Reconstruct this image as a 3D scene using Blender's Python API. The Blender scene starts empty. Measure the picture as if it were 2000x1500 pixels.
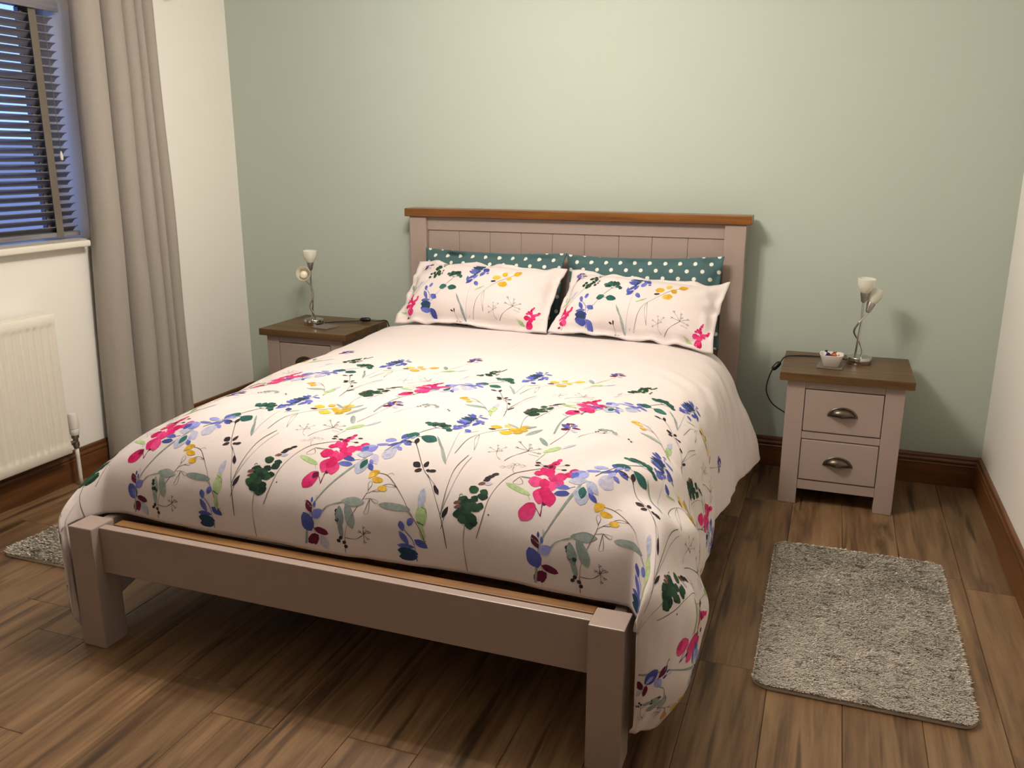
import bpy, bmesh, math, random
import numpy as np
from mathutils import Vector, Matrix

random.seed(7); RNG = np.random.default_rng(7)
scene = bpy.context.scene
COL = scene.collection

# ------------------------------------------------------------------ camera
cam_d = bpy.data.cameras.new('camera'); cam = bpy.data.objects.new('camera', cam_d); COL.objects.link(cam)
cam_d.sensor_width = 36.0; cam_d.lens = 36.0 * 1677.15 / 2000.0
_yaw, _pitch, _roll = 0.3551, 0.2584, 0.0008
_fw = Vector((-math.sin(_yaw) * math.cos(_pitch), math.cos(_yaw) * math.cos(_pitch), -math.sin(_pitch)))
_rt = Vector((math.cos(_yaw), math.sin(_yaw), 0)); _up = _rt.cross(_fw)
_rt, _up = _rt * math.cos(_roll) + _up * math.sin(_roll), _up * math.cos(_roll) - _rt * math.sin(_roll)
_m = Matrix((_rt, _up, -_fw)).transposed().to_4x4(); _m.translation = Vector((1.1523, -3.9491, 1.3791))
cam.matrix_world = _m; cam_d.clip_start = 0.05; scene.camera = cam

# ------------------------------------------------------------------ world (blue dusk outside)
world = bpy.data.worlds.new('dusk_sky'); scene.world = world; world.use_nodes = True
_bg = world.node_tree.nodes['Background']
_bg.inputs[0].default_value = (0.14, 0.24, 0.60, 1); _bg.inputs[1].default_value = 4.0

scene.view_settings.view_transform = 'Standard'; scene.view_settings.look = 'None'
scene.view_settings.gamma = 1.0; scene.view_settings.use_curve_mapping = False
scene.view_settings.exposure = 0.0

# ceiling light: position read from the shadows in the room (lamps are built in the fitting below)
LX, LY, LZ = 0.0, -1.66, 2.20
LAMP_W = 17.2
LAMP_COL = (1.0, 0.91, 0.82)

# ------------------------------------------------------------------ helpers
def srgb(r, g, b):
    f = lambda c: (c / 255 / 12.92) if c / 255 <= 0.04045 else ((c / 255 + 0.055) / 1.055) ** 2.4
    return (f(r), f(g), f(b), 1.0)

def link(o, parent=None):
    COL.objects.link(o)
    if parent is not None: o.parent = parent
    return o

def tag(o, label=None, cat=None, group=None, kind=None):
    if label: o['label'] = label
    if cat: o['category'] = cat
    if group: o['group'] = group
    if kind: o['kind'] = kind
    return o

def empty(name, loc=(0, 0, 0)):
    o = bpy.data.objects.new(name, None); o.location = loc; o.empty_display_size = 0.05
    return link(o)

def mesh_obj(name, bm, mat, parent=None, smooth=False, origin=None):
    """One mesh object; vertices are given in world space, the object sits at its own origin."""
    bm.normal_update()
    me = bpy.data.meshes.new(name); 
    o = bpy.data.objects.new(name, me); link(o, parent)
    off = Vector((0, 0, 0))
    if parent is not None: off = parent['_o'] if '_o' in parent else parent.location
    off = Vector(off)
    if origin is not None:
        org = Vector(origin)
        bmesh.ops.translate(bm, verts=bm.verts, vec=-org); o.location = org - off
        o['_o'] = tuple(org)
    else:
        bmesh.ops.translate(bm, verts=bm.verts, vec=-off); o['_o'] = tuple(off)
    bm.to_mesh(me); bm.free()
    if mat: me.materials.append(mat)
    if smooth:
        me.polygons.foreach_set('use_smooth', [True] * len(me.polygons))
    me.update()
    return o

def np_obj(name, V, F, mat, parent=None, smooth=True):
    me = bpy.data.meshes.new(name)
    off = Vector((0, 0, 0))
    if parent is not None: off = Vector(parent['_o'] if '_o' in parent else parent.location)
    V = np.asarray(V, float) - np.array(off)
    me.from_pydata([tuple(p) for p in V], [], [tuple(int(i) for i in f) for f in F])
    if mat: me.materials.append(mat)
    if smooth: me.polygons.foreach_set('use_smooth', [True] * len(me.polygons))
    me.update()
    o = bpy.data.objects.new(name, me); link(o, parent); o['_o'] = tuple(off)
    return o

def add_box(bm, x0, x1, y0, y1, z0, z1, bev=0.0, seg=2):
    t = bmesh.new()
    bmesh.ops.create_cube(t, size=1)
    for v in t.verts:
        v.co = Vector(((x0 + x1) / 2 + v.co.x * (x1 - x0), (y0 + y1) / 2 + v.co.y * (y1 - y0), (z0 + z1) / 2 + v.co.z * (z1 - z0)))
    if bev > 0:
        bmesh.ops.bevel(t, geom=list(t.edges), offset=bev, segments=seg, profile=0.6, affect='EDGES')
    me = bpy.data.meshes.new('t'); t.to_mesh(me); t.free(); bm.from_mesh(me); bpy.data.meshes.remove(me)

def box(name, x0, x1, y0, y1, z0, z1, mat, parent=None, bev=0.003, seg=2):
    bm = bmesh.new(); add_box(bm, x0, x1, y0, y1, z0, z1, bev, seg)
    return mesh_obj(name, bm, mat, parent)

def add_lathe(bm, prof, center, axis=(0, 0, 1), n=28):
    """prof: list of (radius, height) along axis from center."""
    ax = Vector(axis).normalized()
    q = Vector((0, 0, 1)).rotation_difference(ax)
    rings = []
    for r, h in prof:
        ring = []
        for k in range(n):
            a = 2 * math.pi * k / n
            ring.append(bm.verts.new(Vector(center) + q @ Vector((r * math.cos(a), r * math.sin(a), h))))
        rings.append(ring)
    for a, b in zip(rings[:-1], rings[1:]):
        for k in range(n):
            bm.faces.new((a[k], a[(k + 1) % n], b[(k + 1) % n], b[k]))
    if prof[0][0] > 1e-5: bm.faces.new(list(reversed(rings[0])))
    if prof[-1][0] > 1e-5: bm.faces.new(rings[-1])
    bmesh.ops.remove_doubles(bm, verts=bm.verts, dist=1e-6)

def lathe(name, prof, center, mat, parent=None, axis=(0, 0, 1), n=28, smooth=True):
    bm = bmesh.new(); add_lathe(bm, prof, center, axis, n)
    bmesh.ops.recalc_face_normals(bm, faces=bm.faces)
    o = mesh_obj(name, bm, mat, parent, smooth)
    if smooth: autosmooth(o)
    return o

def autosmooth(o, deg=40):
    me = o.data
    bm = bmesh.new(); bm.from_mesh(me)
    for e in bm.edges:
        if len(e.link_faces) == 2 and e.calc_face_angle(0) > math.radians(deg): e.smooth = False
    bm.to_mesh(me); bm.free()

def catmull(pts, n=8):
    P = [np.array(p, float) for p in pts]; P = [2 * P[0] - P[1]] + P + [2 * P[-1] - P[-2]]
    out = []
    for i in range(1, len(P) - 2):
        for k in range(n):
            t = k / n
            out.append(0.5 * ((2 * P[i]) + (-P[i - 1] + P[i + 1]) * t + (2 * P[i - 1] - 5 * P[i] + 4 * P[i + 1] - P[i + 2]) * t * t + (-P[i - 1] + 3 * P[i] - 3 * P[i + 1] + P[i + 2]) * t ** 3))
    out.append(P[-2]); return np.array(out)

def tube(name, pts, r, mat, parent=None, n=10, smooth_n=8):
    path = catmull(pts, smooth_n) if smooth_n else np.array(pts, float)
    T = np.gradient(path, axis=0); T /= np.linalg.norm(T, axis=1)[:, None]
    ref = np.array([0.31, 0.77, 0.55]); bm = bmesh.new(); rings = []
    u = np.cross(T[0], ref); u /= np.linalg.norm(u)
    for p, t in zip(path, T):
        u = u - t * (u @ t); u /= np.linalg.norm(u); w = np.cross(t, u)
        rings.append([bm.verts.new(p + r * (math.cos(2 * math.pi * k / n) * u + math.sin(2 * math.pi * k / n) * w)) for k in range(n)])
    for a, b in zip(rings[:-1], rings[1:]):
        for k in range(n): bm.faces.new((a[k], a[(k + 1) % n], b[(k + 1) % n], b[k]))
    bm.faces.new(list(reversed(rings[0]))); bm.faces.new(rings[-1])
    return mesh_obj(name, bm, mat, parent, True)

def sstep(a, b, x):
    t = np.clip((x - a) / (b - a), 0, 1); return t * t * (3 - 2 * t)

def vnoise(u, v, seed=0):
    """smooth value noise on a unit lattice, range -1..1"""
    r = np.random.default_rng(seed).uniform(-1, 1, (97, 97))
    iu = np.floor(u).astype(int); iv = np.floor(v).astype(int); fu = u - iu; fv = v - iv
    fu = fu * fu * (3 - 2 * fu); fv = fv * fv * (3 - 2 * fv)
    g = lambda a, b: r[a % 97, b % 97]
    return (g(iu, iv) * (1 - fu) + g(iu + 1, iv) * fu) * (1 - fv) + (g(iu, iv + 1) * (1 - fu) + g(iu + 1, iv + 1) * fu) * fv

# ------------------------------------------------------------------ materials
class NT:
    def __init__(s, name):
        s.m = bpy.data.materials.new(name); s.m.use_nodes = True; s.t = s.m.node_tree; s.b = s.t.nodes['Principled BSDF']
    def n(s, typ, **kw):
        nd = s.t.nodes.new(typ)
        for k, v in kw.items():
            if k.startswith('i_'):
                key = k[2:]; key = int(key) if key.isdigit() else key.replace('_', ' ')
                nd.inputs[key].default_value = v
            else: setattr(nd, k, v)
        return nd
    def l(s, a, b): s.t.links.new(a, b)
    def ramp(s, fac, stops):
        r = s.n('ShaderNodeValToRGB'); el = r.color_ramp.elements
        while len(el) < len(stops): el.new(0.5)
        for e, (p, c) in zip(el, stops): e.position = p; e.color = c
        s.l(fac, r.inputs[0]); return r.outputs[0]
    def bump(s, h, strength, dist=0.01):
        b = s.n('ShaderNodeBump'); b.inputs['Strength'].default_value = strength; b.inputs['Distance'].default_value = dist
        s.l(h, b.inputs['Height']); s.l(b.outputs[0], s.b.inputs['Normal'])
    def noise(s, vec, scale, detail=3, rough=0.55):
        n = s.n('ShaderNodeTexNoise'); n.inputs['Scale'].default_value = scale; n.inputs['Detail'].default_value = detail; n.inputs['Roughness'].default_value = rough
        if vec is not None: s.l(vec, n.inputs['Vector'])
        return n.outputs['Fac']
    def mix(s, fac, a, b, mode='MIX'):
        m = s.n('ShaderNodeMix', data_type='RGBA', blend_type=mode)
        for sock, val in ((m.inputs[0], fac), (m.inputs[6], a), (m.inputs[7], b)):
            if hasattr(val, 'is_output') or isinstance(val, bpy.types.NodeSocket): s.l(val, sock)
            else: sock.default_value = val
        return m.outputs[2]
    def math(s, op, a, b=0.0, c=None):
        m = s.n('ShaderNodeMath', operation=op)
        for i, val in enumerate((a, b) if c is None else (a, b, c)):
            if isinstance(val, bpy.types.NodeSocket): s.l(val, m.inputs[i])
            else: m.inputs[i].default_value = val
        return m.outputs[0]

def mat_paint(name, col, rough=0.85, bump=0.06, scale=350, var=0.03):
    k = NT(name); co = k.n('ShaderNodeTexCoord').outputs['Object']
    big = k.noise(co, 1.3, 2); c2 = tuple(c * (1 - var) for c in col[:3]) + (1,)
    k.l(k.mix(big, col, c2), k.b.inputs['Base Color']); k.b.inputs['Roughness'].default_value = rough
    k.bump(k.noise(co, scale, 2), bump, 0.002); return k.m

def mat_plain(name, col, rough=0.5, metal=0.0, spec=0.5, bump=0.0, scale=200, coat=0.0):
    k = NT(name); co = k.n('ShaderNodeTexCoord').outputs['Object']
    f = k.noise(co, 40, 2); k.l(k.mix(f, col, tuple(c * 0.93 for c in col[:3]) + (1,)), k.b.inputs['Base Color'])
    k.b.inputs['Roughness'].default_value = rough; k.b.inputs['Metallic'].default_value = metal
    k.b.inputs['Specular IOR Level'].default_value = spec; k.b.inputs['Coat Weight'].default_value = coat
    if bump: k.bump(k.noise(co, scale, 3), bump, 0.002)
    return k.m

def mat_wood(name, dark, mid, light, axis='X', rough=0.45, scale=1.0, knots=False, rnd=True, bump=0.08):
    """long grain along `axis` (object space); per-object offset and tone"""
    k = NT(name); co = k.n('ShaderNodeTexCoord').outputs['Object']
    oi = k.n('ShaderNodeObjectInfo'); vec = co
    if rnd:
        ad = k.n('ShaderNodeVectorMath', operation='ADD'); cmb = k.n('ShaderNodeCombineXYZ')
        for i, f in enumerate((37.0, 53.0, 17.0)): k.l(k.math('MULTIPLY', oi.outputs['Random'], f), cmb.inputs[i])
        k.l(co, ad.inputs[0]); k.l(cmb.outputs[0], ad.inputs[1]); vec = ad.outputs[0]
    st = {'X': (0.9, 14, 14), 'Y': (14, 0.9, 14), 'Z': (14, 14, 0.9)}[axis]
    mp = k.n('ShaderNodeMapping'); mp.inputs['Scale'].default_value = tuple(a * scale for a in st); k.l(vec, mp.inputs[0])
    g1 = k.noise(mp.outputs[0], 1.6, 5, 0.62)
    st2 = tuple(a * 5.0 * scale for a in st); mp2 = k.n('ShaderNodeMapping'); mp2.inputs['Scale'].default_value = st2; k.l(vec, mp2.inputs[0])
    g2 = k.noise(mp2.outputs[0], 1.2, 3, 0.6)
    c = k.ramp(g1, [(0.28, dark), (0.46, mid), (0.72, light)])
    fine = k.ramp(g2, [(0.3, (0.72, 0.70, 0.68, 1)), (0.6, (1, 1, 1, 1))])
    c = k.mix(0.75, c, fine, 'MULTIPLY')
    if knots:
        st3 = {'X': (1.6, 6.5, 6.5), 'Y': (6.5, 1.6, 6.5), 'Z': (6.5, 6.5, 1.6)}[axis]
        mp3 = k.n('ShaderNodeMapping'); mp3.inputs['Scale'].default_value = st3; k.l(vec, mp3.inputs[0])
        kn = k.noise(mp3.outputs[0], 1.0, 4, 0.65)
        c = k.mix(k.ramp(kn, [(0.575, (0, 0, 0, 1)), (0.70, (0.85, 0.85, 0.85, 1))]), c, tuple(a * 0.40 for a in dark[:3]) + (1,))
        st4 = {'X': (1.5, 30, 30), 'Y': (30, 1.5, 30), 'Z': (30, 30, 1.5)}[axis]
        mp4 = k.n('ShaderNodeMapping'); mp4.inputs['Scale'].default_value = st4; k.l(vec, mp4.inputs[0])
        sk = k.noise(mp4.outputs[0], 1.0, 2, 0.5)
        c = k.mix(k.ramp(sk, [(0.60, (0, 0, 0, 1)), (0.70, (0.8, 0.8, 0.8, 1))]), c, tuple(a * 0.45 for a in dark[:3]) + (1,))
    if rnd:
        hs = k.n('ShaderNodeHueSaturation'); k.l(k.math('MULTIPLY_ADD', oi.outputs['Random'], 0.30, 0.85), hs.inputs['Value']); k.l(c, hs.inputs['Color']); c = hs.outputs[0]
    k.l(c, k.b.inputs['Base Color']); k.b.inputs['Roughness'].default_value = rough
    k.bump(g2, bump, 0.002); return k.m

def mat_fabric(name, col, scale=900, bump=0.25, rough=0.95, sheen=0.2, var=0.12):
    k = NT(name); co = k.n('ShaderNodeTexCoord').outputs['Object']
    w1 = k.n('ShaderNodeTexWave', bands_direction='Z'); w1.inputs['Scale'].default_value = scale / 6; w1.inputs['Distortion'].default_value = 2.0; w1.inputs['Detail'].default_value = 2
    k.l(co, w1.inputs[0])
    n1 = k.noise(co, scale / 3, 3)
    c2 = tuple(c * (1 - var) for c in col[:3]) + (1,)
    k.l(k.mix(n1, c2, col), k.b.inputs['Base Color'])
    k.b.inputs['Roughness'].default_value = rough; k.b.inputs['Sheen Weight'].default_value = sheen; k.b.inputs['Specular IOR Level'].default_value = 0.2
    k.bump(k.math('ADD', w1.outputs[0], n1), bump, 0.001); return k.m

def mat_cotton(name, col):
    k = NT(name); co = k.n('ShaderNodeTexCoord').outputs['Object']
    n1 = k.noise(co, 9, 4, 0.6)
    mp = k.n('ShaderNodeMapping'); mp.inputs['Scale'].default_value = (22, 5, 22); k.l(co, mp.inputs[0])
    n2 = k.noise(mp.outputs[0], 1.0, 4, 0.6)
    k.l(k.mix(k.noise(co, 3, 2), col, tuple(c * 0.97 for c in col[:3]) + (1,)), k.b.inputs['Base Color'])
    k.b.inputs['Roughness'].default_value = 0.75; k.b.inputs['Sheen Weight'].default_value = 0.15; k.b.inputs['Specular IOR Level'].default_value = 0.25
    k.bump(k.math('ADD', n1, n2), 0.09, 0.012); return k.m

def mat_vcol(name, rough=0.8):
    k = NT(name); a = k.n('ShaderNodeVertexColor', layer_name='print')
    co = k.n('ShaderNodeTexCoord').outputs['Object']
    f = k.ramp(k.noise(co, 90, 3, 0.6), [(0.3, (0.80, 0.80, 0.80, 1)), (0.7, (1.12, 1.12, 1.12, 1))])
    k.l(k.mix(1.0, a.outputs[0], f, 'MULTIPLY'), k.b.inputs['Base Color']); k.b.inputs['Roughness'].default_value = rough
    k.b.inputs['Specular IOR Level'].default_value = 0.2; return k.m

def mat_dots(name, base, dot, pitch=0.066, rad=0.0086):
    k = NT(name); uv = k.n('ShaderNodeUVMap', uv_map='UVMap').outputs[0]
    sp = k.n('ShaderNodeSeparateXYZ'); k.l(uv, sp.inputs[0])
    def grid(ox, oy):
        fx = k.math('SUBTRACT', k.math('FRACT', k.math('ADD', k.math('DIVIDE', sp.outputs[0], pitch), ox)), 0.5)
        fy = k.math('SUBTRACT', k.math('FRACT', k.math('ADD', k.math('DIVIDE', sp.outputs[1], pitch), oy)), 0.5)
        d = k.math('SQRT', k.math('ADD', k.math('MULTIPLY', fx, fx), k.math('MULTIPLY', fy, fy)))
        return k.math('LESS_THAN', d, rad / pitch)
    f = k.math('MAXIMUM', grid(0.0, 0.0), grid(0.5, 0.5))
    k.l(k.mix(f, base, dot), k.b.inputs['Base Color']); k.b.inputs['Roughness'].default_value = 0.85
    k.b.inputs['Specular IOR Level'].default_value = 0.2
    co = k.n('ShaderNodeTexCoord').outputs['Object']; k.bump(k.noise(co, 14, 4), 0.25, 0.01); return k.m

def mat_glass(name):
    k = NT(name); k.b.inputs['Transmission Weight'].default_value = 1.0; k.b.inputs['Roughness'].default_value = 0.0; k.b.inputs['IOR'].default_value = 1.1
    k.b.inputs['Base Color'].default_value = (0.95, 0.97, 1, 1); return k.m

def mat_frost(name, col):
    k = NT(name); k.b.inputs['Base Color'].default_value = col; k.b.inputs['Roughness'].default_value = 0.25
    k.b.inputs['Subsurface Weight'].default_value = 0.6; k.b.inputs['Subsurface Radius'].default_value = (0.02, 0.015, 0.01); k.b.inputs['Subsurface Scale'].default_value = 0.5
    k.b.inputs['Coat Weight'].default_value = 0.3
    co = k.n('ShaderNodeTexCoord').outputs['Object']; k.bump(k.noise(co, 120, 2), 0.03, 0.001); return k.m

def mat_emit(name, col, s):
    k = NT(name); k.b.inputs['Emission Color'].default_value = col; k.b.inputs['Emission Strength'].default_value = s
    k.b.inputs['Base Color'].default_value = col; return k.m

M = {}
M['green'] = mat_paint('sage_green_wall_paint', srgb(183, 193, 181), 0.75)
M['white'] = mat_paint('white_wall_paint', srgb(243, 240, 232), 0.8)
M['far'] = mat_paint('front_wall_bounce_paint', srgb(150, 140, 130), 0.6)  # unseen front wall: grey-brown chosen for how much light it bounces back
M['ceil'] = mat_paint('ceiling_paint', srgb(238, 236, 230), 0.9)
M['plank'] = mat_wood('laminate_oak', srgb(78, 56, 37), srgb(120, 91, 62), srgb(152, 121, 87), 'Y', 0.45, 1.0, True)
M['gap'] = mat_plain('floor_underlay', srgb(38, 28, 20), 0.9)
M['skirt_x'] = mat_wood('stained_skirting_x', srgb(74, 44, 24), srgb(104, 64, 34), srgb(126, 80, 44), 'X', 0.35)
M['skirt_y'] = mat_wood('stained_skirting_y', srgb(74, 44, 24), srgb(104, 64, 34), srgb(126, 80, 44), 'Y', 0.35)
M['taupe'] = mat_plain('taupe_painted_wood', srgb(168, 150, 141), 0.33, bump=0.03, scale=120)
M['oak'] = mat_wood('oak_cap_x', srgb(92, 55, 22), srgb(126, 79, 35), srgb(150, 98, 48), 'X', 0.3)
M['oaktop'] = mat_wood('oak_top_x', srgb(62, 42, 22), srgb(92, 65, 36), srgb(112, 82, 48), 'X', 0.35)
M['pine'] = mat_wood('pine_slat', srgb(112, 78, 42), srgb(140, 100, 58), srgb(160, 118, 72), 'X', 0.5)
M['cotton'] = mat_cotton('white_cotton', srgb(222, 211, 208))
M['sheet'] = mat_cotton('white_sheet', srgb(238, 232, 226))
M['print'] = mat_vcol('watercolour_floral_print')
M['teal'] = mat_dots('teal_polka_cotton', srgb(76, 104, 106), srgb(226, 226, 216))
M['curtain'] = mat_fabric('grey_curtain_fabric', srgb(168, 160, 150), 700, 0.35)
M['blind'] = mat_wood('grey_blind_slat', srgb(110, 108, 114), srgb(128, 126, 132), srgb(142, 140, 146), 'Y', 0.4, rnd=False)
M['tape'] = mat_fabric('grey_blind_tape', srgb(120, 112, 100), 1200, 0.3)
M['upvc'] = mat_plain('window_frame_plastic', srgb(70, 66, 66), 0.4)
M['gloss'] = mat_plain('white_gloss_sill', srgb(236, 230, 216), 0.3)
M['rad'] = mat_plain('white_radiator_enamel', srgb(236, 230, 216), 0.35, bump=0.01)
M['chrome'] = mat_plain('chrome', (0.56, 0.54, 0.52, 1), 0.10, 1.0)
M['brushed'] = mat_plain('brushed_nickel', (0.42, 0.39, 0.37, 1), 0.38, 1.0)
M['pewter'] = mat_plain('antique_pewter', (0.13, 0.105, 0.082, 1), 0.34, 1.0)
M['frost'] = mat_frost('frosted_cream_glass', srgb(240, 234, 214))
M['bulb'] = mat_frost('opal_bulb', srgb(240, 232, 222))
M['black'] = mat_plain('black_plastic', srgb(18, 17, 17), 0.4)
M['slate'] = mat_plain('grey_coaster', srgb(120, 112, 104), 0.6)
M['porcelain'] = mat_plain('white_porcelain', srgb(232, 226, 220), 0.15, coat=0.4)
M['purplefoil'] = mat_plain('purple_foil', srgb(62, 40, 92), 0.25, 0.6)
M['copperfoil'] = mat_plain('copper_foil', srgb(216, 128, 78), 0.25, 0.6)
M['glass'] = mat_glass('window_glass')
M['plastic'] = mat_plain('white_plastic', srgb(232, 228, 220), 0.35)
M['brass'] = mat_plain('dull_valve_brass', (0.32, 0.28, 0.24, 1), 0.35, 1.0)
M['rugback'] = mat_fabric('rug_backing', srgb(206, 196, 180), 500, 0.4)
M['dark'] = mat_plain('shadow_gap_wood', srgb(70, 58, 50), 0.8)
M['glow'] = mat_emit('lamp_glass_lit', (1.0, 0.84, 0.62, 1), 9.0)

# ------------------------------------------------------------------ room shell
XL, XR, YB, H, YN = -1.8906, 1.828, 0.0, 2.42, -5.0
WY0, WY1, WZ0, WZ1 = -2.35, -1.005, 1.005, 2.04      # window opening in the left wall
XW = XL - 0.27                                        # outer face of that wall

def struct(o): o['kind'] = 'structure'; return o

struct(box('wall_back', XL - 0.3, XR + 0.3, 0.0, 0.2, -0.05, H + 0.1, M['green'], bev=0))
struct(box('wall_right', XR, XR + 0.2, YN - 0.2, 0.0, -0.05, H + 0.1, M['white'], bev=0))
struct(box('wall_front', XL, XR, YN - 0.2, YN, -0.05, H + 0.1, M['far'], bev=0))
struct(box('ceiling', XL - 0.3, XR + 0.2, YN - 0.2, 0.2, H, H + 0.15, M['ceil'], bev=0))
bm = bmesh.new()
add_box(bm, XW, XL, WY1, 0.0, -0.05, H); add_box(bm, XW, XL, YN, WY0, -0.05, H)
add_box(bm, XW, XL, WY0, WY1, -0.05, WZ0); add_box(bm, XW, XL, WY0, WY1, WZ1, H)
struct(mesh_obj('wall_left', bm, M['white']))

floor = struct(box('floor', XL - 0.05, XR + 0.05, YN - 0.05, 0.05, -0.08, -0.0115, M['gap'], bev=0))
PW, PL = 0.19, 1.285
cache = {}
col_i = 0; xe = 1.2815 + PW * 2
xs = []
x = xe + PW
while x > XL - PW: xs.append(x); x -= PW
fixed_joint = {}
for x1 in xs:
    x0 = x1 - PW; a = max(x0, XL - 0.01); b = min(x1, XR + 0.01)
    if b - a < 0.005: continue
    off = random.uniform(0, PL)
    if abs(x0 + 0.2385) < 0.1: off = (-2.42 - YN) % PL
    if abs(x0 - 1.66) < 0.1: off = (-1.015 - YN) % PL
    y = YN + off - PL
    while y < 0.0:
        c, d = max(y, YN - 0.01), min(y + PL, 0.005)
        if d - c > 0.01:
            key = (round(b - a, 4), round(d - c, 3))
            if key not in cache:
                t = bmesh.new(); w2, l2 = (b - a) / 2 - 0.0005, (d - c) / 2 - 0.0005
                add_box(t, -w2, w2, -l2, l2, -0.011, 0.0, 0.0012, 1)
                me = bpy.data.meshes.new('plank'); t.to_mesh(me); t.free(); me.materials.append(M['plank']); cache[key] = me
            o = bpy.data.objects.new('plank', cache[key]); link(o, floor); o.location = ((a + b) / 2, (c + d) / 2, 0)
        y += PL

# skirting boards: moulded profile swept along the walls
HB = 0.1374
def skirting(name, p0, p1, nrm, mat):
    prof = [(0, 0), (0.020, 0), (0.020, HB * 0.70), (0.017, HB * 0.725), (0.017, HB * 0.745), (0.021, HB * 0.77), (0.0215, HB * 0.82), (0.019, HB * 0.86), (0.0145, HB * 0.88), (0.0145, HB * 0.905), (0.0155, HB * 0.93), (0.013, HB * 0.985), (0.009, HB), (0, HB)]
    bm = bmesh.new(); A, B = Vector(p0), Vector(p1); N = Vector(nrm)
    ra = [bm.verts.new(A + N * d + Vector((0, 0, z))) for d, z in prof]; rb = [bm.verts.new(B + N * d + Vector((0, 0, z))) for d, z in prof]
    for i in range(len(prof) - 1): bm.faces.new((ra[i], ra[i + 1], rb[i + 1], rb[i]))
    bm.faces.new(ra); bm.faces.new(list(reversed(rb)))
    bmesh.ops.recalc_face_normals(bm, faces=bm.faces)
    return struct(mesh_obj(name, bm, mat))
skirting('baseboard_back', (XL + 0.0005, -0.0005, 0), (XR - 0.0005, -0.0005, 0), (0, -1, 0), M['skirt_x'])
skirting('baseboard_right', (XR - 0.0005, -0.0215, 0), (XR - 0.0005, YN, 0), (-1, 0, 0), M['skirt_y'])
skirting('baseboard_left', (XL + 0.0005, -0.0215, 0), (XL + 0.0005, YN, 0), (1, 0, 0), M['skirt_y'])

# ------------------------------------------------------------------ window, sill, outside
win = struct(box('window_1', XW + 0.02, XW + 0.085, WY0, WY1, WZ0, WZ0 + 0.055, M['upvc'], bev=0.004))
xf0, xf1 = XW + 0.02, XW + 0.085
for nm, a in (('frame_head', (WY0, WY1, WZ1 - 0.055, WZ1)), ('frame_jamb', (WY1 - 0.05, WY1, WZ0 + 0.055, WZ1 - 0.055)), ('frame_jamb', (WY0, WY0 + 0.05, WZ0 + 0.055, WZ1 - 0.055)),
              ('mullion', (-1.44, -1.335, WZ0 + 0.055, WZ1 - 0.055)), ('transom', (-2.3, -1.44, 1.66, 1.71)), ('transom', (-1.335, -1.055, 1.66, 1.71))):
    box(nm, xf0, xf1, *a, M['upvc'], win, 0.004)
for a in ((-2.3, -1.44, 1.06, 1.66), (-2.3, -1.44, 1.71, 1.985), (-1.335, -1.055, 1.06, 1.66), (-1.335, -1.055, 1.71, 1.985)):
    box('pane', XW + 0.046, XW + 0.052, *a, M['glass'], win, 0)
bm = bmesh.new(); add_box(bm, XW + 0.085, XL + 0.002, WY0 + 0.0005, WY1 - 0.001, WZ0 + 0.002, WZ0 + 0.03)
add_box(bm, XL - 0.01, XL + 0.055, WY0 - 0.04, -1.088, WZ0 + 0.002, WZ0 + 0.03, 0.010, 3)
struct(mesh_obj('window_sill', bm, M['gloss']))

k = NT('dusk_brick'); bt = k.n('ShaderNodeTexBrick'); bt.inputs['Scale'].default_value = 4.0
bt.inputs['Color1'].default_value = srgb(206, 132, 118); bt.inputs['Color2'].default_value = srgb(186, 112, 100); bt.inputs['Mortar'].default_value = srgb(160, 150, 142)
mp = k.n('ShaderNodeMapping'); mp.inputs['Rotation'].default_value = (math.radians(90), 0, math.radians(90)); k.l(k.n('ShaderNodeTexCoord').outputs['Object'], mp.inputs[0])
k.l(mp.outputs[0], bt.inputs[0]); k.l(bt.outputs[0], k.b.inputs['Base Color']); k.b.inputs['Roughness'].default_value = 0.9
tag(box('neighbouring_house', -9.0, -6.5, -5.0, 3.2, -3.0, 1.55, k.m, bev=0.0), 'red brick wall of a neighbouring house seen through the blind', 'house')

# ------------------------------------------------------------------ venetian blind
BX = XL - 0.085; BY0, BY1 = -2.25, -1.03
bl = empty('venetian_blind', (BX, (BY0 + BY1) / 2, WZ0 + 0.03))
tag(bl, 'grey wooden venetian blind with wide tapes in the window recess', 'blind')
PITCH = 0.0325; ztop = 1.945; zb = 1.058; ns = int((ztop - zb) / PITCH)
def slat_mesh():
    w, h = 0.042, 0.0028; n = 6; bm = bmesh.new(); L = (BY1 - BY0) / 2; tilt = math.radians(-31)
    top = []; 
    for s in (-1, 1):
        row = []
        for side in (1, -1):
            for i in range(n + 1):
                u = (i / n - 0.5) * w if side == 1 else (0.5 - i / n) * w
                zc = 0.004 * (1 - (2 * u / w) ** 2) + side * h / 2
                p = Vector((u, s * L, zc)); p = Matrix.Rotation(tilt, 3, 'Y') @ p; row.append(bm.verts.new(p))
        top.append(row)
    m = len(top[0])
    for i in range(m): bm.faces.new((top[0][i], top[0][(i + 1) % m], top[1][(i + 1) % m], top[1][i]))
    bm.faces.new(top[0]); bm.faces.new(list(reversed(top[1]))); bmesh.ops.recalc_face_normals(bm, faces=bm.faces)
    me = bpy.data.meshes.new('slat'); bm.to_mesh(me); bm.free(); me.materials.append(M['blind']); return me
sm = slat_mesh()
for i in range(ns):
    o = bpy.data.objects.new('slat', sm); link(o, bl); o.location = (0, 0, zb + 0.02 + i * PITCH - bl.location.z)
box('bottom_rail', BX - 0.022, BX + 0.022, BY0, BY1, zb - 0.012, zb + 0.008, M['blind'], bl, 0.003)
box('head_rail', BX - 0.03, BX + 0.03, BY0, BY1, 1.985, 2.035, M['blind'], bl, 0.002)
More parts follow.
